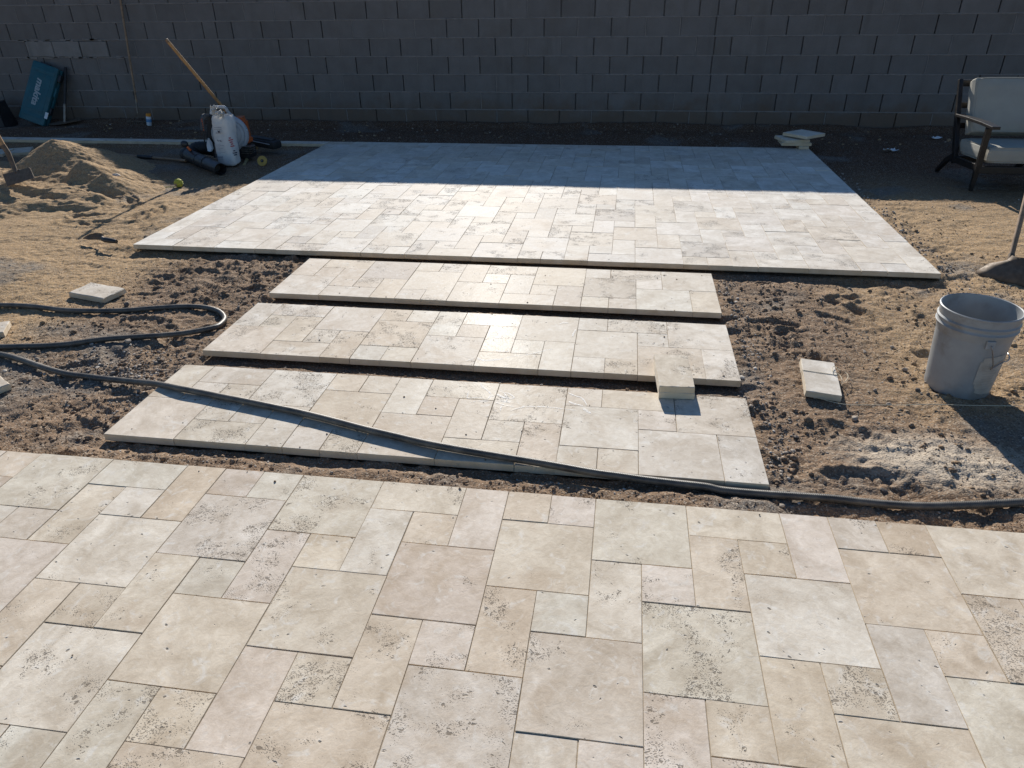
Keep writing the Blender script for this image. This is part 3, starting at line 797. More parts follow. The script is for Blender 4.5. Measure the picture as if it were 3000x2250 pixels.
# ------------------------------------------------------------------ hose: one long braided line
t = NT('braided_hose'); tc = t.new('ShaderNodeTexCoord').outputs['Object']
wv = t.new('ShaderNodeTexWave'); t.l(t.mapv(tc, (1,1,1), (0,0,0), (0,0,.6)), wv.inputs[0]); wv.inputs['Scale'].default_value = 60; wv.inputs['Distortion'].default_value = 1
dn = t.noise(tc, 14, 4)
M_hose = t.out(t.mix(t.mr(dn, .35, .7, 0, .8), (.060,.054,.047), (.20,.175,.14)), .42, t.bump(wv.outputs[0], .35, .002))
R_H = .0145
hp = []; hpix = []
for (x, y, z) in [(-260,905,-.02),(-120,893,-.01),(0,894,-.008),(90,897,-.008),(181,908,-.006),(270,911,-.006),(362,910,-.006),(450,903,-.004),(542,898,-.002),(600,901,-.002),(640,912,-.002),(658,930,-.002),(652,945,-.003),(625,960,-.004),(542,976,-.006),(470,983,-.006),(407,987,-.006),(330,992,-.006),(271,998,-.008),(200,1008,-.010),(136,1013,-.012),(60,1015,-.012),(0,1016,-.012),
                  (-90,1013,-.01),(-170,1005,-.006),(-205,1010,.0),(-180,1022,.004),(-100,1026,.004),(0,1038,.006),(60,1054,.008),(136,1080,.012),(200,1096,.014),(271,1105,.018),(300,1109,.02),(380,1117,.024),(458,1125,.03),(526,1138,.03),(594,1151,.03),(662,1165,.03),(730,1178,.026),(797,1192,.026),(865,1206,.022),(933,1222,.02),(1000,1239,.018),(1068,1257,.018),(1158,1278,.0165),(1249,1299,.0165),(1340,1316,.016),(1452,1335,.0155),(1526,1347,.0155),(1616,1362,.0150),(1700,1377,.0145),(1752,1386,.008),(1820,1395,.002),(1888,1405,-.004),(1980,1416,-.009),(2068,1426,-.012),(2120,1437,-.014),(2249,1448,-.016),(2430,1460,-.014),(2530,1471,-.012),(2618,1479,-.012),(2710,1483,-.012),(2802,1481,-.012),(2900,1477,-.012),(3000,1471,-.012),(3120,1462,-.012),(3300,1450,-.012)]:
    hpix.append((x, y)); q = gnd(x, y, z); r_ = RECT[3]
    if r_[0]-.06 < q.x < r_[1] and r_[2]-.02 < q.y < r_[3]+.03: zt = R_H+.002
    elif 0 <= x <= 420 and y > 1030: zt = gz(q.x, q.y)+R_H+.004
    elif 1690 < x < 2100: zt = z
    else: zt = max(gz(q.x, q.y), gz(q.x+.03, q.y), gz(q.x-.03, q.y))+R_H*.85
    hp.append(gnd(x, y, zt))
zs = [p.z for p in hp]
hp = [gnd(*pix, (zs[max(0,i-1)]+2*zs[i]+zs[min(len(zs)-1,i+1)])/4) for i, pix in enumerate(hpix)]
P = bez(hp, 5)
ho = MB().tube(P, R_H, 12).build('hose', M_hose, None, True)
tag(ho, 'long black braided hose looping on the dirt and crossing the nearest strip', 'hose')

# ------------------------------------------------------------------ stones and gravel
def rock(r, sx, sy, sz):
    bm = bmesh.new(); bmesh.ops.create_icosphere(bm, subdivisions=2, radius=1)
    for v in bm.verts:
        k = 1 + .22*(r.random()-.5); v.co = Vector((v.co.x*sx*k, v.co.y*sy*k, v.co.z*sz*k))
    for ax in range(4):
        d = Vector((r.gauss(0,1), r.gauss(0,1), r.gauss(0,1))).normalized(); lim = .62*Vector((sx*d.x, sy*d.y, sz*d.z)).length
        for v in bm.verts:
            e = v.co.dot(d)
            if e > lim: v.co -= d*(e-lim)*.85
    return bm
SG = 'single stones lying on the dirt'
SV = [(1080,338,.040,M_stoned,'dark round stone on the dirt in front of the far patio',2000),(1440,850,.026,M_stone,'tan stone left of the foot of the bucket',2000),(1355,705,.022,M_stone,'flat stone catching light, up and left of the bucket base',2000),(1180,740,.022,M_stone,'pale pebble between the twined paver and the bucket',2000),
      (1520,985,.024,M_stoned,'dark stone just left of the bucket shadow',2000),(1110,1172,.036,M_stone,'brown stone below the twine line',2000),(1335,1078,.024,M_stone,'stone lying on the twine line',2000),(605,610,.026,M_stoned,'black stone right of the middle strip',2000),
      (1300,1640,.030,M_stoned,'dark clod beside the hose at right',2000),(1245,985,.022,M_stone,'brown stone right of the twined paver corner',2000),(1590,1010,.018,M_stoned,'small dark stone under the bucket edge',2000),(380,905,.030,M_stonew,'pale long stone at the corner of the middle strip',2000)]
SL = [(820,430,.040,M_stoned,'dark stone just behind the hose loop'),(800,530,.036,M_stoned,'dark stone inside the hose loop'),(240,785,.026,M_stone,'grey stone touching the hose at left'),(1035,860,.022,M_stone,'round grey stone at the corner of the nearest strip'),(830,670,.034,M_stone,'grey stone under the lower hose run'),(735,875,.028,M_stone,'upright stone just above the hose'),(390,925,.026,M_stone,'brown stone below the hose at left'),(35,860,.020,M_stonew,'white pebble at the left edge below the hose'),(290,880,.018,M_stonew,'white pebble under the hose'),(590,1275,.020,M_stoned,'dark stone by the near corner of the nearest strip')]
rs = random.Random(21)
for q in SV + [(*a, 0) for a in SL]:
    x, y, s, m, lb, ox = q
    p = gnd(ox+x/2.212, 700+y/2.212, -.03); z = gz(p.x, p.y)
    p = gnd(ox+x/2.212, 700+y/2.212, z)
    bm = rock(rs, s*rs.uniform(.8,1.1)/2*1.1, s*rs.uniform(.7,1)/2*1.1, s*rs.uniform(.5,.7)/2*1.2)
    o = MB().bm(bm, (0,0,0), Matrix.Rotation(rs.uniform(0,6.28), 3, 'Z')).build('stone', m)
    o.location = (p.x, p.y, z+s*.2); tag(o, lb, 'stone', SG)
# white lump on the pile
p = gnd(341, 517, .08); zz_ = pile_z(p.x, p.y); p = gnd(341, 517, zz_)
o = MB().bm(rock(rs, .04, .035, .025)).build('stone', M_stonew); o.location = (p.x, p.y, pile_z(p.x, p.y)+.012); tag(o, 'white lump of stone on the right flank of the sand pile', 'stone', SG)
# countless gravel, joined
gv = []; gf = []; gm = []
base = [];
for k in range(14):
    bm = bmesh.new(); bmesh.ops.create_icosphere(bm, subdivisions=1, radius=1)
    for v in bm.verts: v.co *= 1+.5*(rs.random()-.5)
    bm.verts.index_update(); base.append(([v.co.copy() for v in bm.verts], [tuple(v.index for v in f.verts) for f in bm.faces])); bm.free()
pts = []
def scatter(n, x0, x1, y0, y1, s0, s1, wpale=.3):
    for k in range(n): pts.append((rs.uniform(x0,x1), rs.uniform(y0,y1), s0*(s1/s0)**(rs.random()**2.2), wpale))
def cluster(n, cx, cy, sx, sy, s0, s1, wpale=.3):
    for k in range(n): pts.append((rs.gauss(cx,sx), rs.gauss(cy,sy), s0*(s1/s0)**(rs.random()**1.8), wpale))
cluster(420, -2.42, 2.80, .17, .10, .006, .024); cluster(240, -2.25, 2.68, .12, .07, .006, .024); cluster(160, -2.1, 2.45, .05, .12, .005, .02); cluster(120, -2.75, 2.65, .2, .1, .005, .02)
cluster(160, -2.12, 4.5, .07, .3, .006, .022); cluster(140, -2.06, 3.5, .04, .25, .006, .02)
for yy in (2.45, 3.2, 3.95): cluster(190, .66, yy, .045, .22, .006, .026)
cluster(260, 2.03, 5.6, .05, .75, .008, .03, .3); cluster(120, 1.98, 4.5, .1, .15, .006, .024)
scatter(900, -3.2, -2.03, 2.05, 4.3, .004, .014); scatter(1500, .65, 2.6, 2.05, 4.4, .004, .016); scatter(500, -6, -3, 3.0, 5.2, .004, .012); scatter(600, 2.0, 4.5, 3.4, 6.4, .005, .018)
for sx, sy in STRIPS + [(-13.2, 29.0)]: scatter(230, -2.0, .6, sy*C-.15, sy*C-.01, .004, .016, .35)
scatter(240, -3.2, 1.9, 1.99, 2.13, .004, .014, .35); scatter(500, -8, 4.4, 8.3, 9.55, .006, .03, .1)
gx = np.array([[p[0] for p in pts]]); gy = np.array([[p[1] for p in pts]]); gzz = ground_h(gx, gy)[0]
matid = []
for (x, y, s, wp), z in zip(pts, gzz):
    if z < -.058: continue
    if any(r[0]-.004 < x < r[1]+.004 and r[2]-.004 < y < r[3]+.004 for r in RECT): continue
    vs0, fs0 = base[rs.randrange(14)]; n = len(gv)
    R3 = Matrix.Rotation(rs.uniform(0,6.28), 3, 'Z') @ Matrix.Rotation(rs.uniform(-.5,.5), 3, 'X')
    sc = (s/2, s/2*rs.uniform(.6,.95), s/2*rs.uniform(.4,.75))
    for v in vs0:
        w_ = R3 @ Vector((v.x*sc[0], v.y*sc[1], v.z*sc[2])); gv.append((x+w_.x, y+w_.y, z+w_.z+s*.10))
    gf += [tuple(i+n for i in f) for f in fs0]
    u = rs.random(); matid += [2 if u < wp*.45 else (1 if u > .90 else 0)]*len(fs0)
me = bpy.data.meshes.new('gravel'); me.from_pydata(gv, [], gf)
for m in (M_stone, M_stoned, M_stonew): me.materials.append(m)
me.polygons.foreach_set('material_index', matid)
o = link('gravel', me); tag(o, 'scattered gravel and crumbs of earth over the dirt', 'gravel', kind='stuff')
# clods and crumbs of the same earth, joined
cv = []; cf = []; cp = []
def clods(n, x0, x1, y0, y1, s0, s1):
    for k in range(n): cp.append((rs.uniform(x0,x1), rs.uniform(y0,y1), s0*(s1/s0)**(rs.random()**2)))
clods(700, -3.1, -2.03, 2.03, 4.4, .008, .034); clods(900, .63, 2.0, 2.03, 4.38, .008, .034); clods(420, .62, .95, 2.1, 4.3, .012, .042); clods(260, -2.45, -2.03, 2.1, 4.3, .012, .042); clods(260, -2.0, .6, 2.0, 2.12, .008, .026)
for sx, sy in STRIPS[:2] + [(-13.2, 29.0)]: clods(150, -2.0, .6, sy*C-.15, sy*C-.09, .006, .018)
clods(9000, -3.2, -2.03, 2.02, 4.4, .003, .012); clods(14000, .63, 2.5, 2.02, 4.4, .003, .012); clods(2500, -3.4, 2.0, 1.99, 2.13, .003, .012); clods(3000, -5, -3.2, 3, 5, .004, .010); clods(4000, 2.0, 4.4, 3.5, 6.3, .004, .014); clods(500, 2.0, 4.4, 3.5, 6.3, .01, .035); clods(500, -8, 4.4, 8.4, 9.5, .012, .05)
gx = np.array([[p[0] for p in cp]]); gy = np.array([[p[1] for p in cp]]); gzz = ground_h(gx, gy)[0]
dens = fbm(gx*3, gy*3, 71, 3)[0]
for (x, y, s), z, dn_ in zip(cp, gzz, dens):
    if z < -.058 or dn_ < .46: continue
    if any(r[0]-.012 < x < r[1]+.012 and r[2]-.012 < y < r[3]+.012 for r in RECT): continue
    n = len(cv)
    if s < .0125:
        a_ = rs.uniform(0, 6.28); ca2, sa2 = math.cos(a_)*s*.5, math.sin(a_)*s*.5; j = rs.uniform(.6, 1)
        cv += [(x+ca2, y+sa2, z), (x-sa2*j, y+ca2*j, z+s*.05), (x-ca2, y-sa2, z), (x+sa2*j, y-ca2*j, z+s*.08), (x+ca2*.2, y-sa2*.2, z+s*rs.uniform(.3,.5))]
        cf += [(n, n+1, n+4), (n+1, n+2, n+4), (n+2, n+3, n+4), (n+3, n, n+4)]
        continue
    vs0, fs0 = base[rs.randrange(14)]; R3 = Matrix.Rotation(rs.uniform(0,6.28), 3, 'Z')
    for v in vs0:
        w_ = R3 @ Vector((v.x*s*.5, v.y*s*.42, v.z*s*.32)); cv.append((x+w_.x, y+w_.y, z+w_.z+s*.06))
    cf += [tuple(i+n for i in f) for f in fs0]
for k in range(56):
    r_ = RECT[rs.choice((0, 1, 2, 3))]; x = rs.uniform(max(r_[0],-3.2), min(r_[1],1.9)); y = rs.uniform(max(r_[2],1.1), r_[3]); sz = rs.uniform(.002, .006)
    if rs.random() < .5: y = r_[3]-abs(rs.gauss(0,.05)) if r_ is RECT[0] else r_[2]+abs(rs.gauss(0,.06))
    n = len(cv); cv += [(x+sz, y, .001), (x, y+sz, .001), (x-sz, y, .001), (x, y-sz, .001), (x, y, .001+sz)]; cf += [(n,n+1,n+4),(n+1,n+2,n+4),(n+2,n+3,n+4),(n+3,n,n+4)]
me = bpy.data.meshes.new('earth_clods'); me.from_pydata(cv, [], cf)
ca = me.attributes.new('soil', 'FLOAT_COLOR', 'POINT'); ca.data.foreach_set('color', np.column_stack([np.clip(ss(-2.7,-3.3,np.array(cv)[:,0])+.7*ss(1.0,1.8,np.array(cv)[:,0]),0,1), np.zeros(len(cv)), np.full(len(cv),.1), np.zeros(len(cv))]).ravel())
me.polygons.foreach_set('use_smooth', np.ones(len(me.polygons), bool))
o = link('earth_clods', me, MDIRT); tag(o, 'crumbled clods of brown earth beside the strips', 'earth', kind='stuff')

# ------------------------------------------------------------------ bucket
bc = Vector((1.543, 3.062, 0)); bz = gz(bc.x, bc.y)+.004
bk = empty('bucket', (bc.x, bc.y, bz), 'grey plastic pail with wire handle, standing on the dirt at right', 'bucket')
hb = .372; r0 = .130; r1 = .153
def rad(z): return r0+(r1-r0)*z/hb
prof = [(0.0,.004),(r0-.012,.002),(r0-.003,.005),(rad(.01),.012)]
for k in range(1, 8): prof.append((rad(.26*k/7), .012+.25*k/7))
prof += [(rad(.268),.268),(rad(.272)+.0015,.272),(rad(.285)+.0025,.285),(rad(.296)+.009,.299),(rad(.3)+.010,.304),(rad(.3)+.004,.310),(rad(.312)+.002,.314),(rad(.318)+.003,.318),(rad(.324)+.008,.324),(rad(.33)+.008,.329),(rad(.335)+.002,.335),(rad(.36)+.002,.362),(rad(.368)+.005,.365),(r1+.005,.371),(r1+.001,.373),(r1-.003,.371)]
prof += [(rad(.36)-.004,.36),(rad(.2)-.004,.2),(rad(.02)-.004,.016),(0,.014)]
prof = [(a, b*1.045) for a, b in prof]
MB().lathe(prof, 64).build('body', simple('grey_pail', (.32,.335,.34), .42, .08, 16, dirt=.75, dirtcol=(.21,.18,.15)), bk, True)
# side where the ear is, as seen
earp = at(2922, 987, 3.0) - Vector((bc.x, bc.y, bz)); ea = -1.553
er = rad(.29)+.006; ec = Vector((math.cos(ea)*er, math.sin(ea)*er, .282)); en = Vector((math.cos(ea), math.sin(ea), 0)); et = Vector((-en.y, en.x, 0))
Rm = Matrix((et, en, Vector((0,0,1)))).transposed()
M_pail = bpy.data.materials['grey_pail']
MB().bevbox(ec, (.034,.012,.036), .003, Rm).build('handle_ear', M_pail, bk)
ec2 = Vector((-ec.x, -ec.y, ec.z)); MB().bevbox(ec2, (.034,.012,.036), .003, Rm).build('handle_ear', M_pail, bk)
wp = [ec+en*.008, ec+en*.014+et*.004+Vector((0,0,-.012)), ec+en*.012+et*.020+Vector((0,0,-.055)), ec+en*.006+et*.034+Vector((0,0,-.095)), ec+et*.036-en*.004+Vector((0,0,-.112))]
# bail: hanging round the far side back to the other ear
for k in range(1, 12):
    a = ea + .36 + (math.pi-.72)*k/12; rr = rad(.20)+.012
    wp.append(Vector((math.cos(a)*rr, math.sin(a)*rr, .282-.112*(1-.15*math.sin(math.pi*k/12))*math.sin(math.pi*(k+.9)/13.5)**.25)))
wp.append(ec2-en*.012)
MB().tube(bez(wp, 5), .0027, 8).build('wire_handle', simple('galvanised_wire', (.3,.3,.3), .4, .1, 20, metal=.8), bk, True)
# torn paper label, follows the wall
vs = []; fs = []; nu, nv = 12, 9; a0, a1 = ea-.06, ea+.72
for i in range(nu+1):
    for j in range(nv+1):
        u, v = i/nu, j/nv; zt = .215+.012*u; zb = .030+.012*(1-u)+(.03*max(0, .35-u) if True else 0)
        a = a0+(a1-a0)*u + .12*(1-u)*(v-.5)*0 - (.10*(1-u) if False else 0)
        z = zb+(zt-zb)*v; rr = rad(z)+.0016+(.004*max(0,.15-u) if v < .2 else 0)
        vs.append((math.cos(a)*rr, math.sin(a)*rr, z))
fs = [(i*(nv+1)+j, (i+1)*(nv+1)+j, (i+1)*(nv+1)+j+1, i*(nv+1)+j+1) for i in range(nu) for j in range(nv) if not (i == 0 and j in (0, 1, 8)) and not (i == 1 and j == 0)]
lb = MB().add(vs, fs).build('paper_label', simple('dusty_label', (.46,.43,.38), .85, .12, 25, dirt=.5, dirtcol=(.30,.25,.19)), bk)
# faint lines of print
pl = MB()
for k in range(10):
    z = .06+.013*k; u0 = .22+.1*((k*7) % 3)/3; u1 = .72+.2*((k*5) % 4)/4
    q = []
    for i in range(7):
        a = a0+(a1-a0)*(u0+(u1-u0)*i/6); rr = rad(z)+.0022
        q += [(math.cos(a)*rr, math.sin(a)*rr, z), (math.cos(a)*rr, math.sin(a)*rr, z+.0022)]
    pl.add(q, [(2*i, 2*i+2, 2*i+3, 2*i+1) for i in range(6)])
pl.build('print', simple('faded_print', (.36,.33,.30), .8, .1, 40), lb)['kind'] = 'stuff'

# twine: round the paver and off to the right
tw = []
mw = twp.matrix_world
loop = [mw @ Vector((x, .03, z)) for x, z in ((-.077,-.03),(-.077,.0015),(.0,.002),(.077,.0015),(.078,-.02))]
MB().tube(loop, .0014, 6).build('twine', M_twine, twp, True)
bpy.context.view_layer.update()
twp.children[0].matrix_parent_inverse = mw.inverted()
z_ = lambda l, zz0: [gnd(2300+a/9.218, 1020+b/9.218, zz0) for a, b in l]
c1 = z_([(1390,670),(1290,630),(1265,560),(1320,490),(1400,540),(1500,600)], .012); c2 = z_([(1390,670),(1480,730),(1540,860)], .002) + z_([(1530,940),(1640,880),(1700,770),(1680,700),(1620,650)], -.012)
run = [gnd(2000+a/2.212, 700+b/2.212, -.022) for a, b in ((875,1028),(930,1045),(1010,1065),(1090,1075),(1250,1076),(1450,1076),(1600,1071),(1850,1078),(2150,1082),(2350,1086))]
o = MB().tube(bez(c1, 5), .0014, 6).tube(bez(c2, 5), .0014, 6).tube(bez(run, 4), .0015, 6).build('twine_line', M_twine, None, True)
tag(o, 'thin cream twine trailing from the wrapped paver across the bucket shadow', 'twine')

# ------------------------------------------------------------------ floor scraper at the right edge
sc = empty('floor_scraper', (2.3, 4.45, -.03), 'rusty flared steel scraper with wooden handle at the right edge', 'tool')
s_ = lambda x, y, Y: at(2800+x/5.53, 560+y/5.53, Y)
hl = gnd(2800+300/5.53, 560+1360/5.53, -.03); hr = gnd(2800+1330/5.53, 560+1600/5.53, -.03)
w_ = (hr-hl); wl_ = w_.length; ux = w_.normalized(); uy = Vector((-ux.y, ux.x, 0))
def S(u, d, z): return hl + ux*u*wl_ + uy*d + Vector((0,0,z+.0))
# hood: from the wide working edge up to the socket
rows = [(-.0, 0.0, [0, .15, .5, .85, 1]), (.02, .035, [.02, .2, .5, .8, .98]), (.055, .072, [.12, .27, .5, .73, .88]), (.085, .105, [.36, .43, .5, .57, .64]), (.10, .135, [.40, .45, .5, .55, .60])]
vs = []; fs = []
for d, z, us in rows:
    for k, u in enumerate(us):
        bow = (.020 if z < .09 else .012)*(1-abs(k-2)/2)
        vs.append(S(u, d - bow, z))
for i in range(len(rows)-1):
    for k in range(4): fs.append((5*i+k, 5*i+k+1, 5*i+6+k, 5*i+5+k))
ob = MB().add(vs, fs).build('head', M_rust, sc, True, local=sc.location); md = ob.modifiers.new('thickness', 'SOLIDIFY'); md.thickness = .003
MB().prism([S(.0,.0,.001), S(1,.0,.001), S(1,.012,.004), S(0,.012,.004)], (0,0,.004)).build('edge_strip', M_steel, sc, local=sc.location)
wing = MB().add([S(.02,.02,.035), S(.12,.055,.072), S(.30,.10,.045), S(.10,.075,.015), S(.0,.02,.01)], [(0,1,2,3,4)]).build('side_wing', M_rust, sc, local=sc.location); wing.modifiers.new('thickness', 'SOLIDIFY').thickness = .003
top = S(.5, .10, .13); hd = (s_(1200, -100, 4.98) - s_(905, 1045, 4.62)).normalized()
hs = s_(880, 1130, 4.60); he = hs + hd*1.15
MB().tube([hs - hd*.03, hs, hs+hd*.045], [.019,.020,.018], 14).build('socket', M_rust, sc, True, local=sc.location)
MB().tube([hs+hd*.03, hs+hd*.5, he], [.0155,.0165,.015], 12).build('handle', M_wood2, sc, True, local=sc.location)

# ------------------------------------------------------------------ armchair
ch = empty('garden_armchair', (3.25, 6.95, -.03), 'dark wooden garden armchair with cream cushions by the right edge', 'armchair')
L0 = ch.location
def bar(name, pts, wd_, th_, m=M_dkwood, side=Vector((1,0,0))):
    """tapered rectangular bar through pts; wd_ across 'side', th_ across the other"""
    b = MB(); pts = [Vector(p) for p in pts]; n = len(pts); vs = []
    for i, p in enumerate(pts):
        t = (pts[min(i+1,n-1)]-pts[max(i-1,0)]).normalized(); s = (side-t*side.dot(t)).normalized(); u = t.cross(s)
        a = wd_[i] if isinstance(wd_, (list,tuple)) else wd_; c = th_[i] if isinstance(th_, (list,tuple)) else th_
        vs += [p-s*a/2-u*c/2, p+s*a/2-u*c/2, p+s*a/2+u*c/2, p-s*a/2+u*c/2]
    fs = [(3,2,1,0)] + [(4*i+k, 4*i+(k+1)%4, 4*i+4+(k+1)%4, 4*i+4+k) for i in range(n-1) for k in range(4)] + [(4*n-4,4*n-3,4*n-2,4*n-1)]
    o = b.add(vs, fs).build(name, m, ch, local=L0); bv = o.modifiers.new('bevel', 'BEVEL'); bv.width = .004; bv.segments = 2; return o
for xs in (2.945, 3.60):
    bar('front_leg', [(xs,6.625,-.03),(xs,6.615,.19),(xs-.01*(1 if xs < 3 else -1),6.60,.488)], [.028,.042,.040], [.030,.045,.042])
    bar('rear_leg', [(xs-.005,7.40,-.03),(xs,7.24,.105),(xs,7.10,.17)], [.032,.036,.036], [.034,.046,.05])
    bar('back_post', [(xs,7.08,.11),(xs,7.24,.40),(xs,7.42,.765)], [.036,.036,.032], [.060,.055,.040])
    bar('side_rail', [(xs,6.60,.165),(xs,7.14,.135)], .030, .055)
    o = bar('armrest', [(xs,6.50,.500),(xs,6.72,.505),(xs,7.0,.498),(xs,7.27,.485)], [.066,.078,.066,.050], .024)
bar('front_rail', [(2.955,6.61,.150),(3.59,6.61,.150)], .03, .06, side=Vector((0,1,0)))
bar('rear_rail', [(2.955,7.12,.135),(3.59,7.12,.135)], .03, .05, side=Vector((0,1,0)))
bar('top_rail', [(2.955,7.42,.735),(3.59,7.42,.735)], .03, .055, side=Vector((0,1,0)))
for zc, yc in ((.56,7.335),(.40,7.26)): bar('back_slat', [(2.955,yc,zc),(3.59,yc,zc)], .018, .05, side=Vector((0,1,0)))
def cushion(name, c, d, R, puff, seed):
    bm = bmesh.new(); bmesh.ops.create_cube(bm, size=1)
    bmesh.ops.subdivide_edges(bm, edges=bm.edges[:], cuts=9, use_grid_fill=True)
    r = random.Random(seed)
    for v in bm.verts:
        x, y, z = v.co.x*2, v.co.y*2, v.co.z*2
        k = .94+.06*(1-abs(x)**6)*(1-abs(y)**6)
        f = (1-abs(x)**2.5)*(1-abs(y)**2.5)
        zz1 = z*(1+puff*f) - .0
        nz = math.sin(x*5.3+seed)*math.cos(y*4.1+seed*2)*.03
        edge_ = max(abs(x), abs(y))
        zz1 *= 1-.18*max(0, edge_-.8)/.2
        v.co = Vector((x*d[0]/2*(1-.02*abs(z)), y*d[1]/2*(1-.02*abs(z)), (zz1+nz*f)*d[2]/2))
    o = MB().bm(bm, c, R).build(name, M_fab, ch, True, local=L0)
    for p in o.data.polygons: p.use_smooth = True
    s = o.modifiers.new('soft', 'BEVEL'); s.width = .012; s.segments = 2; s.limit_method = 'ANGLE'; s.angle_limit = .9
    # piping round the rim, a sub-part
    for zs in (1, -1):
        ring = []
        for k in range(41):
            a = 2*math.pi*k/40; ca_, sa_ = math.cos(a), math.sin(a); e = .22
            x = math.copysign(abs(ca_)**e, ca_); y = math.copysign(abs(sa_)**e, sa_)
            ring.append(Vector(c) + R @ Vector((x*d[0]/2*.965, y*d[1]/2*.965, zs*d[2]/2*.86)))
        MB().tube(ring, .0045, 6, False).build('piping', M_fab, o, True, local=L0)
    return o
cushion('seat_cushion', (3.272, 6.86, .262), (.60,.60,.135), Matrix.Rotation(-.05, 3, 'X'), .10, 2)
cushion('back_cushion', (3.285, 7.205, .565), (.58,.47,.15), Matrix.Rotation(math.radians(66), 3, 'X'), .22, 5)

# ------------------------------------------------------------------ shovel in the sand pile
sY = 5.2
while sY < 6.6:
    p = at(45, 538, sY)
    if p.z <= pile_z(p.x, p.y)+.004: break
    sY += .01
shv = empty('digging_shovel', at(45, 540, sY), 'square-mouth shovel with wooden handle stuck in the sand pile', 'shovel')
L1 = shv.location
def SV_(x, y, dY=0): return at(x/8.295, 360+y/8.295, sY+dY)
bl = [SV_(60,1245,.02), SV_(290,1230,.04), SV_(340,1185,.05), SV_(470,1160,.05), SV_(560,1120,.05), SV_(700,1085,.04), SV_(735,1110,.03), SV_(830,1330,-.03), SV_(500,1450,-.05), SV_(175,1540,-.05)]
b = MB().prism(bl, (0, .004, 0)).build('blade', M_rust, shv, local=L1)
MB().tube([SV_(395,1230,.02), SV_(370,1150,.045), SV_(300,980,.06), SV_(200,740,.07), SV_(70,545,.075)], [.014,.019,.019,.021,.023], 12).build('socket', M_rust, shv, True, local=L1)
MB().tube([SV_(395,1180,.05), SV_(450,1140,.055), SV_(540,1162,.05)], [.005,.006,.004], 8).build('step_roll', M_steel, shv, True, local=L1)
d_ = (SV_(20,440,.08)-SV_(200,740,.07)).normalized()
MB().tube([SV_(80,560,.075), SV_(20,440,.08)+d_*.1, SV_(20,440,.08)+d_*.75], [.0205,.020,.018], 12).build('handle', M_wood, shv, True, local=L1)

# ------------------------------------------------------------------ trowel
tr = empty('trowel', gnd(285, 700, -.02), 'small dark hand trowel lying on the sand left of the far patio', 'trowel')
L2 = tr.location
tz = lambda x, y, z: gnd(200+x/11.06, 640+y/11.06, z)
tg = gz(L2.x, L2.y)+.040
MB().prism([tz(475,655,tg+.004), tz(560,590,tg+.022), tz(720,515,tg+.040), tz(900,478,tg+.046), tz(1060,492,tg+.044), tz(1140,530,tg+.038), tz(1160,600,tg+.028), tz(1100,690,tg+.012), tz(900,690,tg+.006), tz(640,690,tg+.004)], (0,0,.003)).build('blade', M_rust, tr, local=L2)
MB().tube([tz(1100,600,tg+.03), tz(1140,640,tg+.040), tz(1170,670,tg+.034)], .007, 8).build('tang', M_steel, tr, True, local=L2)
MB().tube([tz(1110,672,tg+.032), tz(1200,695,tg+.032), tz(1400,722,tg+.028), tz(1565,752,tg+.024)], [.014,.019,.018,.014], 12).build('handle', M_blackpl, tr, True, local=L2)

# ------------------------------------------------------------------ long handle leaning over the blower
ztop = at(488, 117, 7.05)
mid = at(651, 312, 7.62)
zbot = ztop + (mid-ztop)*((ztop.z - gz(-4.3, 7.95))/(ztop.z-mid.z))
pole = empty('wooden_pole', (zbot.x, zbot.y, zbot.z), 'long amber wooden pole slanting up behind the leaf blower', 'pole')
MB().tube([ztop, ztop+(zbot-ztop)*.5, zbot], [.0155,.0165,.0165], 12).build('shaft', M_wood, pole, True, local=zbot)
MB().tube([ztop+(ztop-zbot).normalized()*.012, ztop, ztop+(zbot-ztop).normalized()*.02], [.010,.016,.0165], 12).build('rounded_end', M_wood2, pole, True, local=zbot)

# ------------------------------------------------------------------ bow rake against the wall
rk = empty('bow_rake', at(404, 350, 9.45), 'bow rake leaning against the block wall beside the tool case', 'rake')
L3 = rk.location
za = lambda x, y, Y: at(x/2.212, y/2.212, Y)
foot = za(885, 665, 9.44); topr = za(770, -60, 9.575)
MB().tube([foot, (foot+topr)/2, topr], .0135, 12).build('handle', M_wood2, rk, True, local=L3)
MB().tube([foot+Vector((0,0,.03)), za(893,735,9.42)], .011, 10).build('ferrule', M_steel, rk, True, local=L3)
for pts in ([(893,735),(880,755),(850,775),(838,800)], [(893,735),(905,750),(935,765),(948,790)]):
    MB().tube(bez([za(x, y, 9.40) for x, y in pts], 5), .0055, 8).build('bow', M_rust, rk, True, local=L3)
a_, b_ = za(828, 802, 9.38), za(960, 797, 9.38); b_.z = a_.z = gz(a_.x, a_.y)+.03
MB().tube([a_, b_], .006, 8).build('tine_bar', M_rust, rk, True, local=L3)
for k in range(12):
    p = a_+(b_-a_)*(k/11); MB().tube([p, p+Vector((0,-.012,-.03)), p+Vector((0,-.03,-.05))], [.005,.004,.002], 6).build('tine', M_rust, rk, True, local=L3)

# ------------------------------------------------------------------ spray can
cn = at(436, 360, 9.36); cz = gz(cn.x, cn.y)
can = empty('spray_can', (cn.x, cn.y, cz), 'blue and white spray can with orange cap at the foot of the wall', 'can')
Rt = Matrix.Rotation(.16, 3, 'Y')
MB().lathe([(0,.002),(.030,0),(.033,.004),(.033,.11),(.030,.118),(.024,.122),(0,.122)], 20, (0,0,0), Rt).build('body', M_paper, can, True)
MB().lathe([(.0336,.045),(.0336,.085)], 20, (0,0,0), Rt).build('band', M_blue, can, True)
MB().lathe([(.031,.118),(.031,.150),(.027,.154),(0,.154)], 20, (0,0,0), Rt).build('cap', M_cap, can, True)

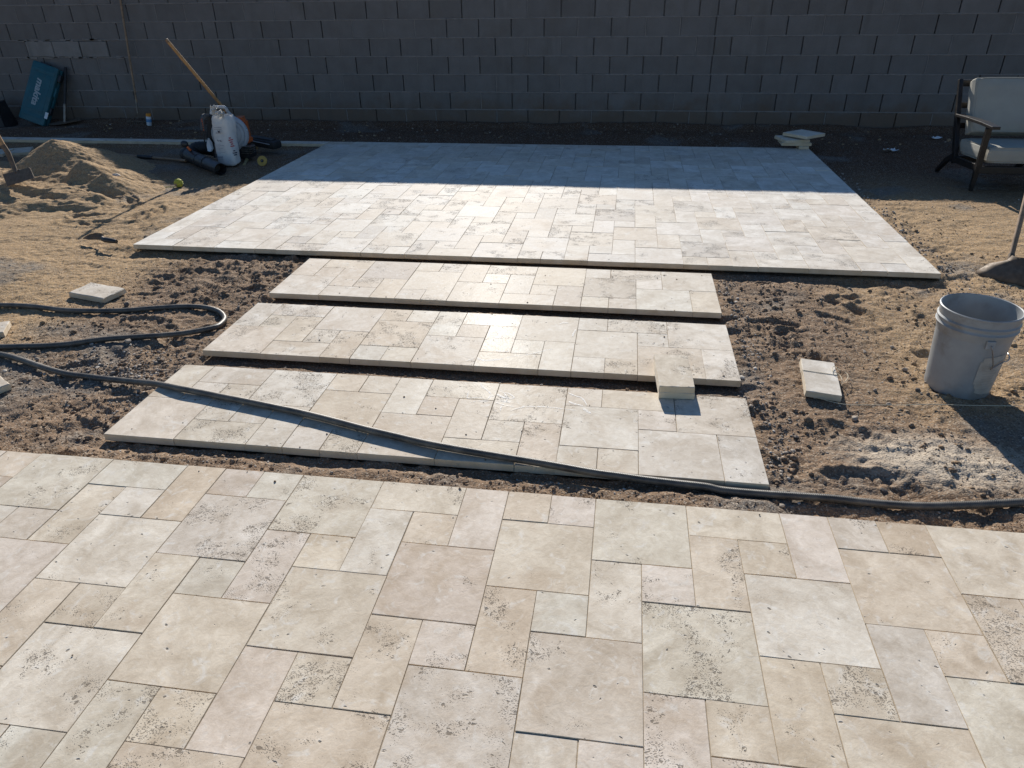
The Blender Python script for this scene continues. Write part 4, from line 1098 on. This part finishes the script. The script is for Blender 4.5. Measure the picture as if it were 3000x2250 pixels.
# ------------------------------------------------------------------ tool case leaning on the wall
bcn = Vector((-8.05, 9.16, .030)); tcn = Vector((-7.81, 9.47, .72))
uz = (tcn-bcn).normalized(); uxx = Vector((.373,0,-.052)).normalized(); uxx = (uxx-uz*uxx.dot(uz)).normalized(); uyy = uz.cross(uxx).normalized()
case = bpy.data.objects.new('tool_case', None); COL.objects.link(case); case.matrix_world = orient(uxx, uyy, uz, bcn)
tag(case, 'teal plastic power tool case leaning on end against the block wall', 'case')
CWd, CLn, CDp = .385, .80, .115
MB().bevbox((0, .032, CLn/2), (CWd, .060, CLn), .022).build('front_shell', M_teal, case, True)
MB().bevbox((.012, .088, CLn/2), (CWd*.97, .048, CLn*.98), .016).build('back_shell', M_teal, case, True)
MB().bevbox((0, .004, CLn*.50), (CWd*.70, .012, CLn*.58), .005).build('raised_panel', M_teal, case)
for z_r in (.10, .70): MB().bevbox((0, .004, z_r), (CWd*.86, .012, .05), .005).build('rib', M_teal, case)
MB().bevbox((CWd/2+.012, .058, CLn*.60), (.03, .05, .13), .008).build('latch', M_teal, case)
MB().bevbox((CWd/2+.012, .058, CLn*.28), (.03, .05, .10), .008).build('latch', M_blackpl, case)
MB().bevbox((CWd/2+.020, .055, CLn*.85), (.05, .06, .10), .012).build('carry_handle', M_blackpl, case)
MB().bevbox((-.02, .045, CLn+.004), (.14, .05, .02), .006).build('top_recess', M_blackpl, case)
MB().box((CWd/2-.004, .006, CLn*.19), (.055, .006, .085)).build('sticker', M_white, case)
text_mesh('lettering', 'makita', .135, simple('faded_white', (.36,.40,.41), .6, .1, 10), case, Matrix.Translation((-.01, -.004, CLn*.52)) @ Matrix.Rotation(math.pi/2, 4, 'X') @ Matrix.Rotation(-math.pi/2, 4, 'Z'), shear=.28, bold=.004)

# dark bag at the left edge
tb = empty('tool_bag', (-8.62, 9.2, gz(-8.62, 9.2)), 'dark tool bag cut off by the left edge beside the case', 'bag')
bm = bmesh.new(); bmesh.ops.create_cube(bm, size=1); bmesh.ops.subdivide_edges(bm, edges=bm.edges[:], cuts=4, use_grid_fill=True)
for v in bm.verts:
    v.co = Vector((v.co.x*.46*(1-.25*(v.co.z+.5)), v.co.y*.26*(1-.35*(v.co.z+.5)), (v.co.z+.5)*.33 + .02*math.sin(9*v.co.x+4*v.co.y)))
MB().bm(bm).build('body', M_black, tb, True)
MB().tube(bez([(-.1,-.05,.31),(-.06,-.06,.40),(.06,-.06,.40),(.1,-.05,.31)], 6), .012, 8).build('handle', M_black, tb, True)
MB().bevbox((.14,-.125,.24), (.09,.02,.12), .006).build('pocket', simple('blue_grey_cloth', (.14,.16,.24), .8), tb)

# spade next to the case
za2 = lambda x, y, Y: at(x/4.148, 150+y/4.148, Y)
spd = empty('spade', za2(785, 880, 9.30), 'black-handled spade propped on the wall right of the tool case', 'spade'); L4 = spd.location
MB().tube([za2(790,870,9.30), za2(788,650,9.36), za2(795,195,9.56)], [.016,.018,.018], 12).build('handle', M_black, spd, True, local=L4)
MB().tube([za2(790,870,9.285), za2(788,640,9.345)], [.022,.020], 12).build('socket', M_steel, spd, True, local=L4)
g0 = gz(-7.65, 9.25)+.02
bl = [Vector((-7.83,9.20,g0)), Vector((-7.70,9.13,g0+.0)), Vector((-7.56,9.20,g0+.012)), Vector((-7.43,9.36,g0+.03)), Vector((-7.50,9.44,g0+.045)), Vector((-7.66,9.36,g0+.03)), Vector((-7.78,9.30,g0+.015))]
MB().prism(bl, (0,0,.004)).build('blade', M_rust, spd, local=L4)

# ------------------------------------------------------------------ backpack blower, bag and the things round them
bb = lambda x, y, Y: at(500+x/5.53, 280+y/5.53, Y)
GB = gz(-4.1, 7.3)
blw = empty('backpack_blower', (-4.02, 7.38, GB), 'grey and orange backpack leaf blower with black harness and tube', 'leaf blower'); L5 = blw.location
# fan housing: a fat disc facing left-back, seen beyond the bag
hc = bb(965, 625, 7.34); axis_ = Vector((.42, -.90, .12)).normalized()
q = axis_.to_track_quat('Z', 'Y').to_matrix()
MB().lathe([(0,.075),(.07,.075),(.12,.066),(.165,.045),(.185,.02),(.188,0),(.185,-.025),(.165,-.05),(.10,-.06),(0,-.06)], 40, hc, q).build('fan_housing', M_grey, blw, True, local=L5)
for rr in (.075,.115,.15): MB().lathe([(rr-.004,.075-.2*(rr-.07)),(rr,.082-.25*(rr-.07)),(rr+.004,.074-.25*(rr-.07))], 36, hc, q).build('housing_rib', M_grey, blw, True, local=L5)
# carrying frame over the top
MB().tube(bez([bb(655,330,7.30), bb(665,240,7.31), bb(700,195,7.32), bb(780,188,7.34), bb(880,196,7.36), bb(935,275,7.38), bb(1010,345,7.40), bb(1080,440,7.40)], 6), .017, 12).build('carry_frame', M_grey, blw, True, local=L5)
# engine cover
ec_ = bb(1150, 570, 7.62)
bm = bmesh.new(); bmesh.ops.create_cube(bm, size=1); bmesh.ops.bevel(bm, geom=bm.edges[:], offset=.16, segments=3, affect='EDGES')
for v in bm.verts: v.co = Vector((v.co.x*.15*(1-.3*max(0, v.co.z)), v.co.y*.20, v.co.z*.29))
MB().bm(bm, ec_, Matrix.Rotation(.25, 3, 'Z')).build('engine_cover', M_orange, blw, True, local=L5)
MB().bevbox(bb(1235, 720, 7.46), (.07,.16,.05), .012).build('fuel_tank', M_orange, blw, True, local=L5)
dec = MB()
for k in range(5):
    z = .0 + k*.020
    dec.box(bb(1195, 690-33*k, 7.385) , (.060,.006,.010))
dec.build('decal', M_white, blw, local=L5)
d2 = MB(); d2.box(bb(1190, 610, 7.392), (.075,.006,.11)); d2.build('decal_panel', M_blue, blw, local=L5)
MB().bevbox(bb(1220, 900, 7.42), (.15,.20,.13), .02).build('engine_base', M_black, blw, True, local=L5)
for k in range(4): MB().bevbox(bb(1260, 820+34*k, 7.36), (.11,.10,.009), .002).build('cooling_fin', M_steel, blw, local=L5)
# back plate and harness
MB().prism([bb(590,320,7.27), bb(680,300,7.27), bb(760,520,7.30), bb(760,900,7.30), bb(700,1010,7.26), bb(640,780,7.24), bb(590,600,7.25)], (.03,.05,0)).build('back_plate', M_black, blw, local=L5)
def strap(name, pts, Ys, w, th, m):
    P = bez([bb(x, y, Y) for (x, y), Y in zip(pts, Ys)], 6); vs = []; n = len(P)
    for i, p in enumerate(P):
        t_ = (P[min(i+1,n-1)]-P[max(i-1,0)]).normalized(); s = Vector((.75,-.66,0)); s = (s-t_*s.dot(t_)).normalized(); u = t_.cross(s)
        vs += [p-s*w/2-u*th/2, p+s*w/2-u*th/2, p+s*w/2+u*th/2, p-s*w/2+u*th/2]
    fs = [(3,2,1,0)]+[(4*i+k, 4*i+(k+1)%4, 4*i+4+(k+1)%4, 4*i+4+k) for i in range(n-1) for k in range(4)]+[(4*n-4,4*n-3,4*n-2,4*n-1)]
    return MB().add(vs, fs).build(name, m, blw, local=L5)
st = strap('shoulder_strap', [(640,320),(560,318),(520,350),(508,450),(515,560)], [7.28,7.20,7.16,7.14,7.14], .055, .022, simple('harness_pad', (.075,.08,.085), .8, .2, 20))
strap('strap_web', [(530,560),(545,700),(565,820),(590,920)], [7.14,7.16,7.20,7.24], .026, .004, M_black)
strap('strap_web', [(590,560),(590,700),(600,820),(620,930)], [7.18,7.20,7.22,7.25], .020, .004, M_black)
tp = bb(516, 470, 7.115)
text_mesh('lettering', 'STIHL', .05, M_orange, blw, Matrix.Translation(tp - L5) @ orient(Vector((0.05,.0,1)).normalized(), Vector((-.75,.66,.04)).normalized(), Vector((-.66,-.75,.03)).normalized(), (0,0,0)), bold=.0012)
# flexible elbow and blow tube on the ground
tb0 = bb(300, 1000, 7.20); tb1 = bb(820, 1245, 6.62); tb0.z = GB+.075; tb1.z = gz(tb1.x, tb1.y)+.062
dr = (tb1-tb0).normalized()
MB().tube([tb0+dr*(k*(tb1-tb0).length/6) for k in range(7)], [.066,.065,.063,.066,.060,.059,.058], 22, False).tube([tb1, tb1-dr*.15, tb1-dr*.152, tb1-dr*.153], [.054,.052,.02,.002], 22, False).build('blow_tube', M_blackpl, blw, True, local=L5)
ring = MB()
for k in (2.0, 3.4): ring.tube([tb0+dr*(k*(tb1-tb0).length/6), tb0+dr*((k+.25)*(tb1-tb0).length/6)], .068, 22)
ring.build('tube_clamp', M_blackpl, blw, True, local=L5)
el = bez([tb0, tb0-dr*.06, tb0-dr*.10+Vector((.06,.06,.01)), bb(420,860,7.36), bb(560,850,7.40), bb(700,880,7.42)], 6)
MB().tube(el, [.066+.004*(i % 2) for i in range(len(el))], 18).build('flexible_elbow', M_black, blw, True, local=L5)
hk = [bb(345,935,7.12), bb(320,890,7.10), bb(270,830,7.09), bb(230,790,7.08)]
MB().tube(bez(hk, 4), [.016]*12+[.02], 10).build('control_handle', M_black, blw, True, local=L5)
bm = bmesh.new(); bmesh.ops.create_uvsphere(bm, u_segments=14, v_segments=9, radius=1)
for v in bm.verts: v.co = Vector((v.co.x*.042, v.co.y*.032, v.co.z*.034))
MB().bm(bm, bb(222,785,7.08)).build('throttle_knob', M_blackpl, blw, True, local=L5)
MB().bevbox(bb(298,860,7.07), (.022,.02,.05), .005, Matrix.Rotation(-.6, 3, 'Y')).build('throttle_trigger', M_orange, blw, True, local=L5)
MB().bevbox(bb(365,950,7.06), (.04,.03,.03), .006).build('handle_clamp', M_orange, blw, True, local=L5)
# clear fuel line bag / pouch at the left of the sack
MB().prism([bb(590,690,7.20), bb(640,760,7.20), bb(665,860,7.18), bb(640,910,7.16), bb(600,900,7.17), bb(580,800,7.19)], (.01,.02,0)).build('pouch', M_paper, blw, local=L5)

# white paper sack leaning on the blower
sk = empty('paper_sack', bb(930, 1120, 7.02), 'white printed paper sack with a torn open top, leaning on the blower', 'sack'); L6 = sk.location
rows = [(1150, 735, 1030, 1128, 6.98), (1100, 728, 1020, 1120, 6.99), (980, 705, 1010, 1095, 7.00), (830, 678, 960, 1075, 7.03), (640, 652, 900, 1045, 7.07), (460, 640, 865, 1040, 7.10), (380, 636, 880, 1005, 7.12), (330, 640, 870, 985, 7.14)]
vs = []; fs = []; NS = 18
gs = gz(-4.02, 7.0)
for i, (y, xl, xm, xr, Y) in enumerate(rows):
    a = bb(xl, y-(30 if i < 2 else 0), Y+.03); m_ = bb(xm, y+ (18 if i == 0 else 0), Y-.035); c_ = bb(xr, y-(40 if i < 2 else 10), Y+.06)
    d_ = c_ + Vector((-.02, .10, .0)); e_ = a + Vector((.02, .11, 0))
    ctl = [a, (a+m_)/2+Vector((0,-.012,0)), m_, (m_+c_)/2+Vector((.004,-.008,0)), c_, d_, (d_+e_)/2, e_]
    if i == 0:
        for v in ctl: v.z = max(gs+.003, min(v.z, gs+.02))
    vs += ctl
n = 8
for i in range(len(rows)-1):
    for k in range(n): fs.append((i*n+k, i*n+(k+1) % n, (i+1)*n+(k+1) % n, (i+1)*n+k))
fs.append(tuple(reversed(range(n))))
ob = MB().add(vs, fs).build('body', M_bag, sk, True, local=L6)
sb_ = ob.modifiers.new('sub', 'SUBSURF'); sb_.levels = sb_.render_levels = 3
tx = bpy.data.textures.new('crumple', 'CLOUDS'); tx.noise_scale = .09
dm = ob.modifiers.new('crumple', 'DISPLACE'); dm.texture = tx; dm.strength = .022; dm.mid_level = .5; dm.texture_coords = 'LOCAL'
# torn, crumpled mouth
for (x, y, w_c, h_c, rz_c, seed) in ((690,240,.085,.075,.2,1),(790,290,.09,.06,-.3,2),(715,200,.05,.05,.6,3),(830,300,.06,.055,.5,4)):
    r = random.Random(seed); bm = bmesh.new(); bmesh.ops.create_grid(bm, x_segments=5, y_segments=5, size=.5)
    for v in bm.verts: v.co = Vector((v.co.x*w_c, r.gauss(0,.010)+.02*math.sin(v.co.x*9), v.co.y*h_c + r.gauss(0,.006)))
    o = MB().bm(bm, bb(x, y, 7.10), Matrix.Rotation(rz_c, 3, 'Y')).build('torn_flap', M_bag, sk, False, local=L6); o.modifiers.new('t', 'SOLIDIFY').thickness = .0015
# print on the sack: lines, a logo block and lettering, just proud of the face
def face(x, y):
    """a point just in front of the sack's visible left face"""
    yy = [r_[0] for r_ in rows][::-1]; Ys = [r_[4] for r_ in rows][::-1]
    Y = float(np.interp(y, yy, Ys)); 
    return bb(x, y, Y-.045)
pr_ = MB(); r = random.Random(8)
def line(x0, x1, y, th_):
    a, b = face(x0, y), face(x1, y); pr_.add([a, b, b+Vector((0,0,th_)), a+Vector((0,0,th_))], [(0,1,2,3)])
for k, y in enumerate((520, 545)): line(705, 822, y+k*4, .004)
for k in range(12):
    y = 790+22*k; line(700+.10*(y-780), 700+.10*(y-780)+r.uniform(90,165), y, .0028)
for y in (990, 1005): line(760, 850, y, .005)
line(730, 810, 612, .007)
pr_.build('print', simple('grey_print', (.22,.22,.25), .8, .1, 20), sk, local=L6)['kind'] = 'stuff'
fx = Vector((.93,-.22,.02)).normalized(); fz = Vector((-.10,.05,1)).normalized(); fn = fx.cross(fz)*1
for (x, y, body, s, m) in ((780, 588, 'M', .035, M_ink), (790, 735, '9 16', .028, M_ink)):
    text_mesh('lettering', body, s, m, sk, Matrix.Translation(face(x, y)-L6) @ orient(fx, fz, -fn, (0,0,0)), bold=.0006)
sp1 = bb(985, 760, 6.985); sp2 = bb(1045, 935, 6.955)
for (c0, m_s, n_s) in ((sp1, M_inkr, 5), (sp2, M_ink, 3)):
    q_ = MB()
    for k in range(n_s):
        p = c0 + Vector((.16,0,-1)).normalized()*(.020*(k-n_s/2)); w_v = Vector((.80,.55,.10)).normalized()*(.014+.006*((k*5) % 3)); h_v = Vector((.16,0,-1)).normalized()*.011
        q_.add([p-w_v, p+w_v*(.6+.4*(k % 2)), p+w_v*.8+h_v, p-w_v*.7+h_v], [(0,1,2,3)])
    q_.build('side_print', m_s, sk, local=L6)['kind'] = 'stuff'

# grinder disc
dp = bb(1485, 1070, 7.06); dz = gz(dp.x, dp.y)
dk = empty('grinding_disc', (dp.x, dp.y, dz+.045), 'yellow grinding disc propped on edge between sack and patio', 'disc')
q = Vector((.10,-1,.45)).normalized().to_track_quat('Z', 'Y').to_matrix()
MB().lathe([(.012,.003),(.050,.005),(.052,.002),(.052,-.003),(.012,-.003),(.012,.003)], 30, (0,0,0), q).build('disc', M_disc, dk, True)
MB().lathe([(0,.010),(.010,.010),(.016,.007),(.016,.002),(0,.002)], 20, (0,0,0), q).build('hub', M_black, dk, True)
MB().lathe([(0,.013),(.006,.013),(.007,.009)], 16, (0,0,0), q).build('nut', M_steel, dk, True)

# small brush beside it
p0, p1 = gnd(500+1190/5.53, 280+1130/5.53, GB+.012), gnd(500+1235/5.53, 280+1030/5.53, GB+.012)
br = empty('hand_tool', (p0.x, p0.y, GB), 'small tan-handled tool lying in the dirt beside the sack', 'tool'); L7 = br.location
MB().tube([p0, p0+(p1-p0)*.35, p0+(p1-p0)*.55, p1], [.016,.011,.014,.020], 10).build('handle', simple('tan_plastic', (.34,.27,.13), .6, .2, 20), br, True, local=L7)
MB().bevbox(p1+(p1-p0).normalized()*.03, (.05,.08,.02), .004).build('tool_head', M_black, br, local=L7)
# dark crate-like case beyond, lying across the edging
cs0, cs1 = bb(1270, 720, 7.86), bb(1730, 800, 7.80)
dc = empty('black_carry_case', ((cs0.x+cs1.x)/2, 7.82, 0), 'long black carry case lying on the paver edging right of the blower', 'case'); L8 = dc.location
ddx = (cs1-cs0).normalized(); Rc = Matrix((ddx, Vector((0,0,1)).cross(ddx), Vector((0,0,1)))).transposed()
MB().bevbox((cs0+cs1)/2, ((cs1-cs0).length+.02, .16, .085), .025, Rc).build('body', M_black, dc, True, local=L8)
MB().bevbox((cs0+cs1)/2+Vector((0,0,.045)), ((cs1-cs0).length*.8, .10, .03), .012, Rc).build('lid', M_blackpl, dc, True, local=L8)
MB().tube([cs0+Vector((.02,-.09,.02)), cs1+Vector((-.05,-.09,.02))], .005, 8).build('zip_piping', M_grey, dc, True, local=L8)
# string reel
rY = 5.6
while rY < 6.6:
    bp = bb(145, 1490, rY)
    if bp.z <= pile_z(bp.x, bp.y): break
    rY += .01
rz0 = pile_z(bp.x, bp.y)
rl = empty('string_reel', (bp.x, bp.y, rz0), 'ball of yellow mason line on the sand at the shadow edge', 'reel')
bm = bmesh.new(); bmesh.ops.create_uvsphere(bm, u_segments=24, v_segments=16, radius=.039)
MB().bm(bm, (0,0,.039)).build('ball', M_yel, rl, True)
for k in range(9):
    ax_ = Vector((rs.gauss(0,1), rs.gauss(0,.4), rs.gauss(0,1))).normalized(); u = ax_.orthogonal().normalized(); w = ax_.cross(u)
    MB().tube([Vector((0,0,.039)) + (u*math.cos(a)+w*math.sin(a))*.0395 for a in [2*math.pi*i/24 for i in range(25)]], .0022, 6, False).build('wound_line', M_yel, rl, True)
MB().lathe([(0,.0),(.010,.0),(.011,.004),(0,.005)], 14, (-.004,-.040,.032), Vector((0,-1,.1)).to_track_quat('Z','Y').to_matrix()).build('core', M_wood2, rl, True)
MB().tube(bez([(-.02,-.03,.012),(-.06,-.02,.006),(-.10,-.025,.006),(-.125,-.03,.004)], 5), .004, 6).build('loose_end', M_yel, rl, True)
# long tool lying behind the pile
za3 = lambda x, y, z: gnd(x/2.212, y/2.212, z)
lt0, lt1 = za3(640, 992, -.04), za3(1210, 1062, -.04); lg = (lt1-lt0)
for v in (lt0, lt1): v.z = gz(v.x, v.y)+.028
lg = lt1-lt0
tl = empty('long_tool', (lt0.x, lt0.y, lt0.z), 'wooden tool handle with a black sleeve lying in the shade behind the pile', 'tool'); L9 = tl.location
MB().tube([lt0-lg*.2, lt0+lg*.5, lt1], .014, 12).build('handle', M_wood2, tl, True, local=L9)
MB().tube([lt0+lg*.47, lt0+lg*.64], .0195, 12).build('sleeve', M_black, tl, True, local=L9)
# paper litter
for (px, py, s, lb, rz1) in ((2741, 404, .075, 'crumpled pale blue paper scrap on the shaded dirt near the wall', .6), (2608, 438, .09, 'flat pale scrap lying on the shaded dirt behind the far patio', .1)):
    p = gnd(px, py, 0); r = random.Random(px); bm = bmesh.new(); bmesh.ops.create_grid(bm, x_segments=5, y_segments=4, size=.5)
    for v in bm.verts: v.co = Vector((v.co.x*s*1.5, v.co.y*s*.8*(1+v.co.x), .004+r.random()*s*.28))
    o = MB().bm(bm, (0,0,0), Matrix.Rotation(rz1, 3, 'Z')).build('paper_scrap', M_paper); o.location = (p.x, p.y, gz(p.x, p.y)+.006); o.modifiers.new('t','SOLIDIFY').thickness = .001
    tag(o, lb, 'litter', 'paper litter')
print('objects', len(bpy.data.objects), 'tris', sum(len(m.loop_triangles) or sum(len(p.vertices)-2 for p in m.polygons) for m in {o.data for o in bpy.data.objects if o.type == 'MESH'}))
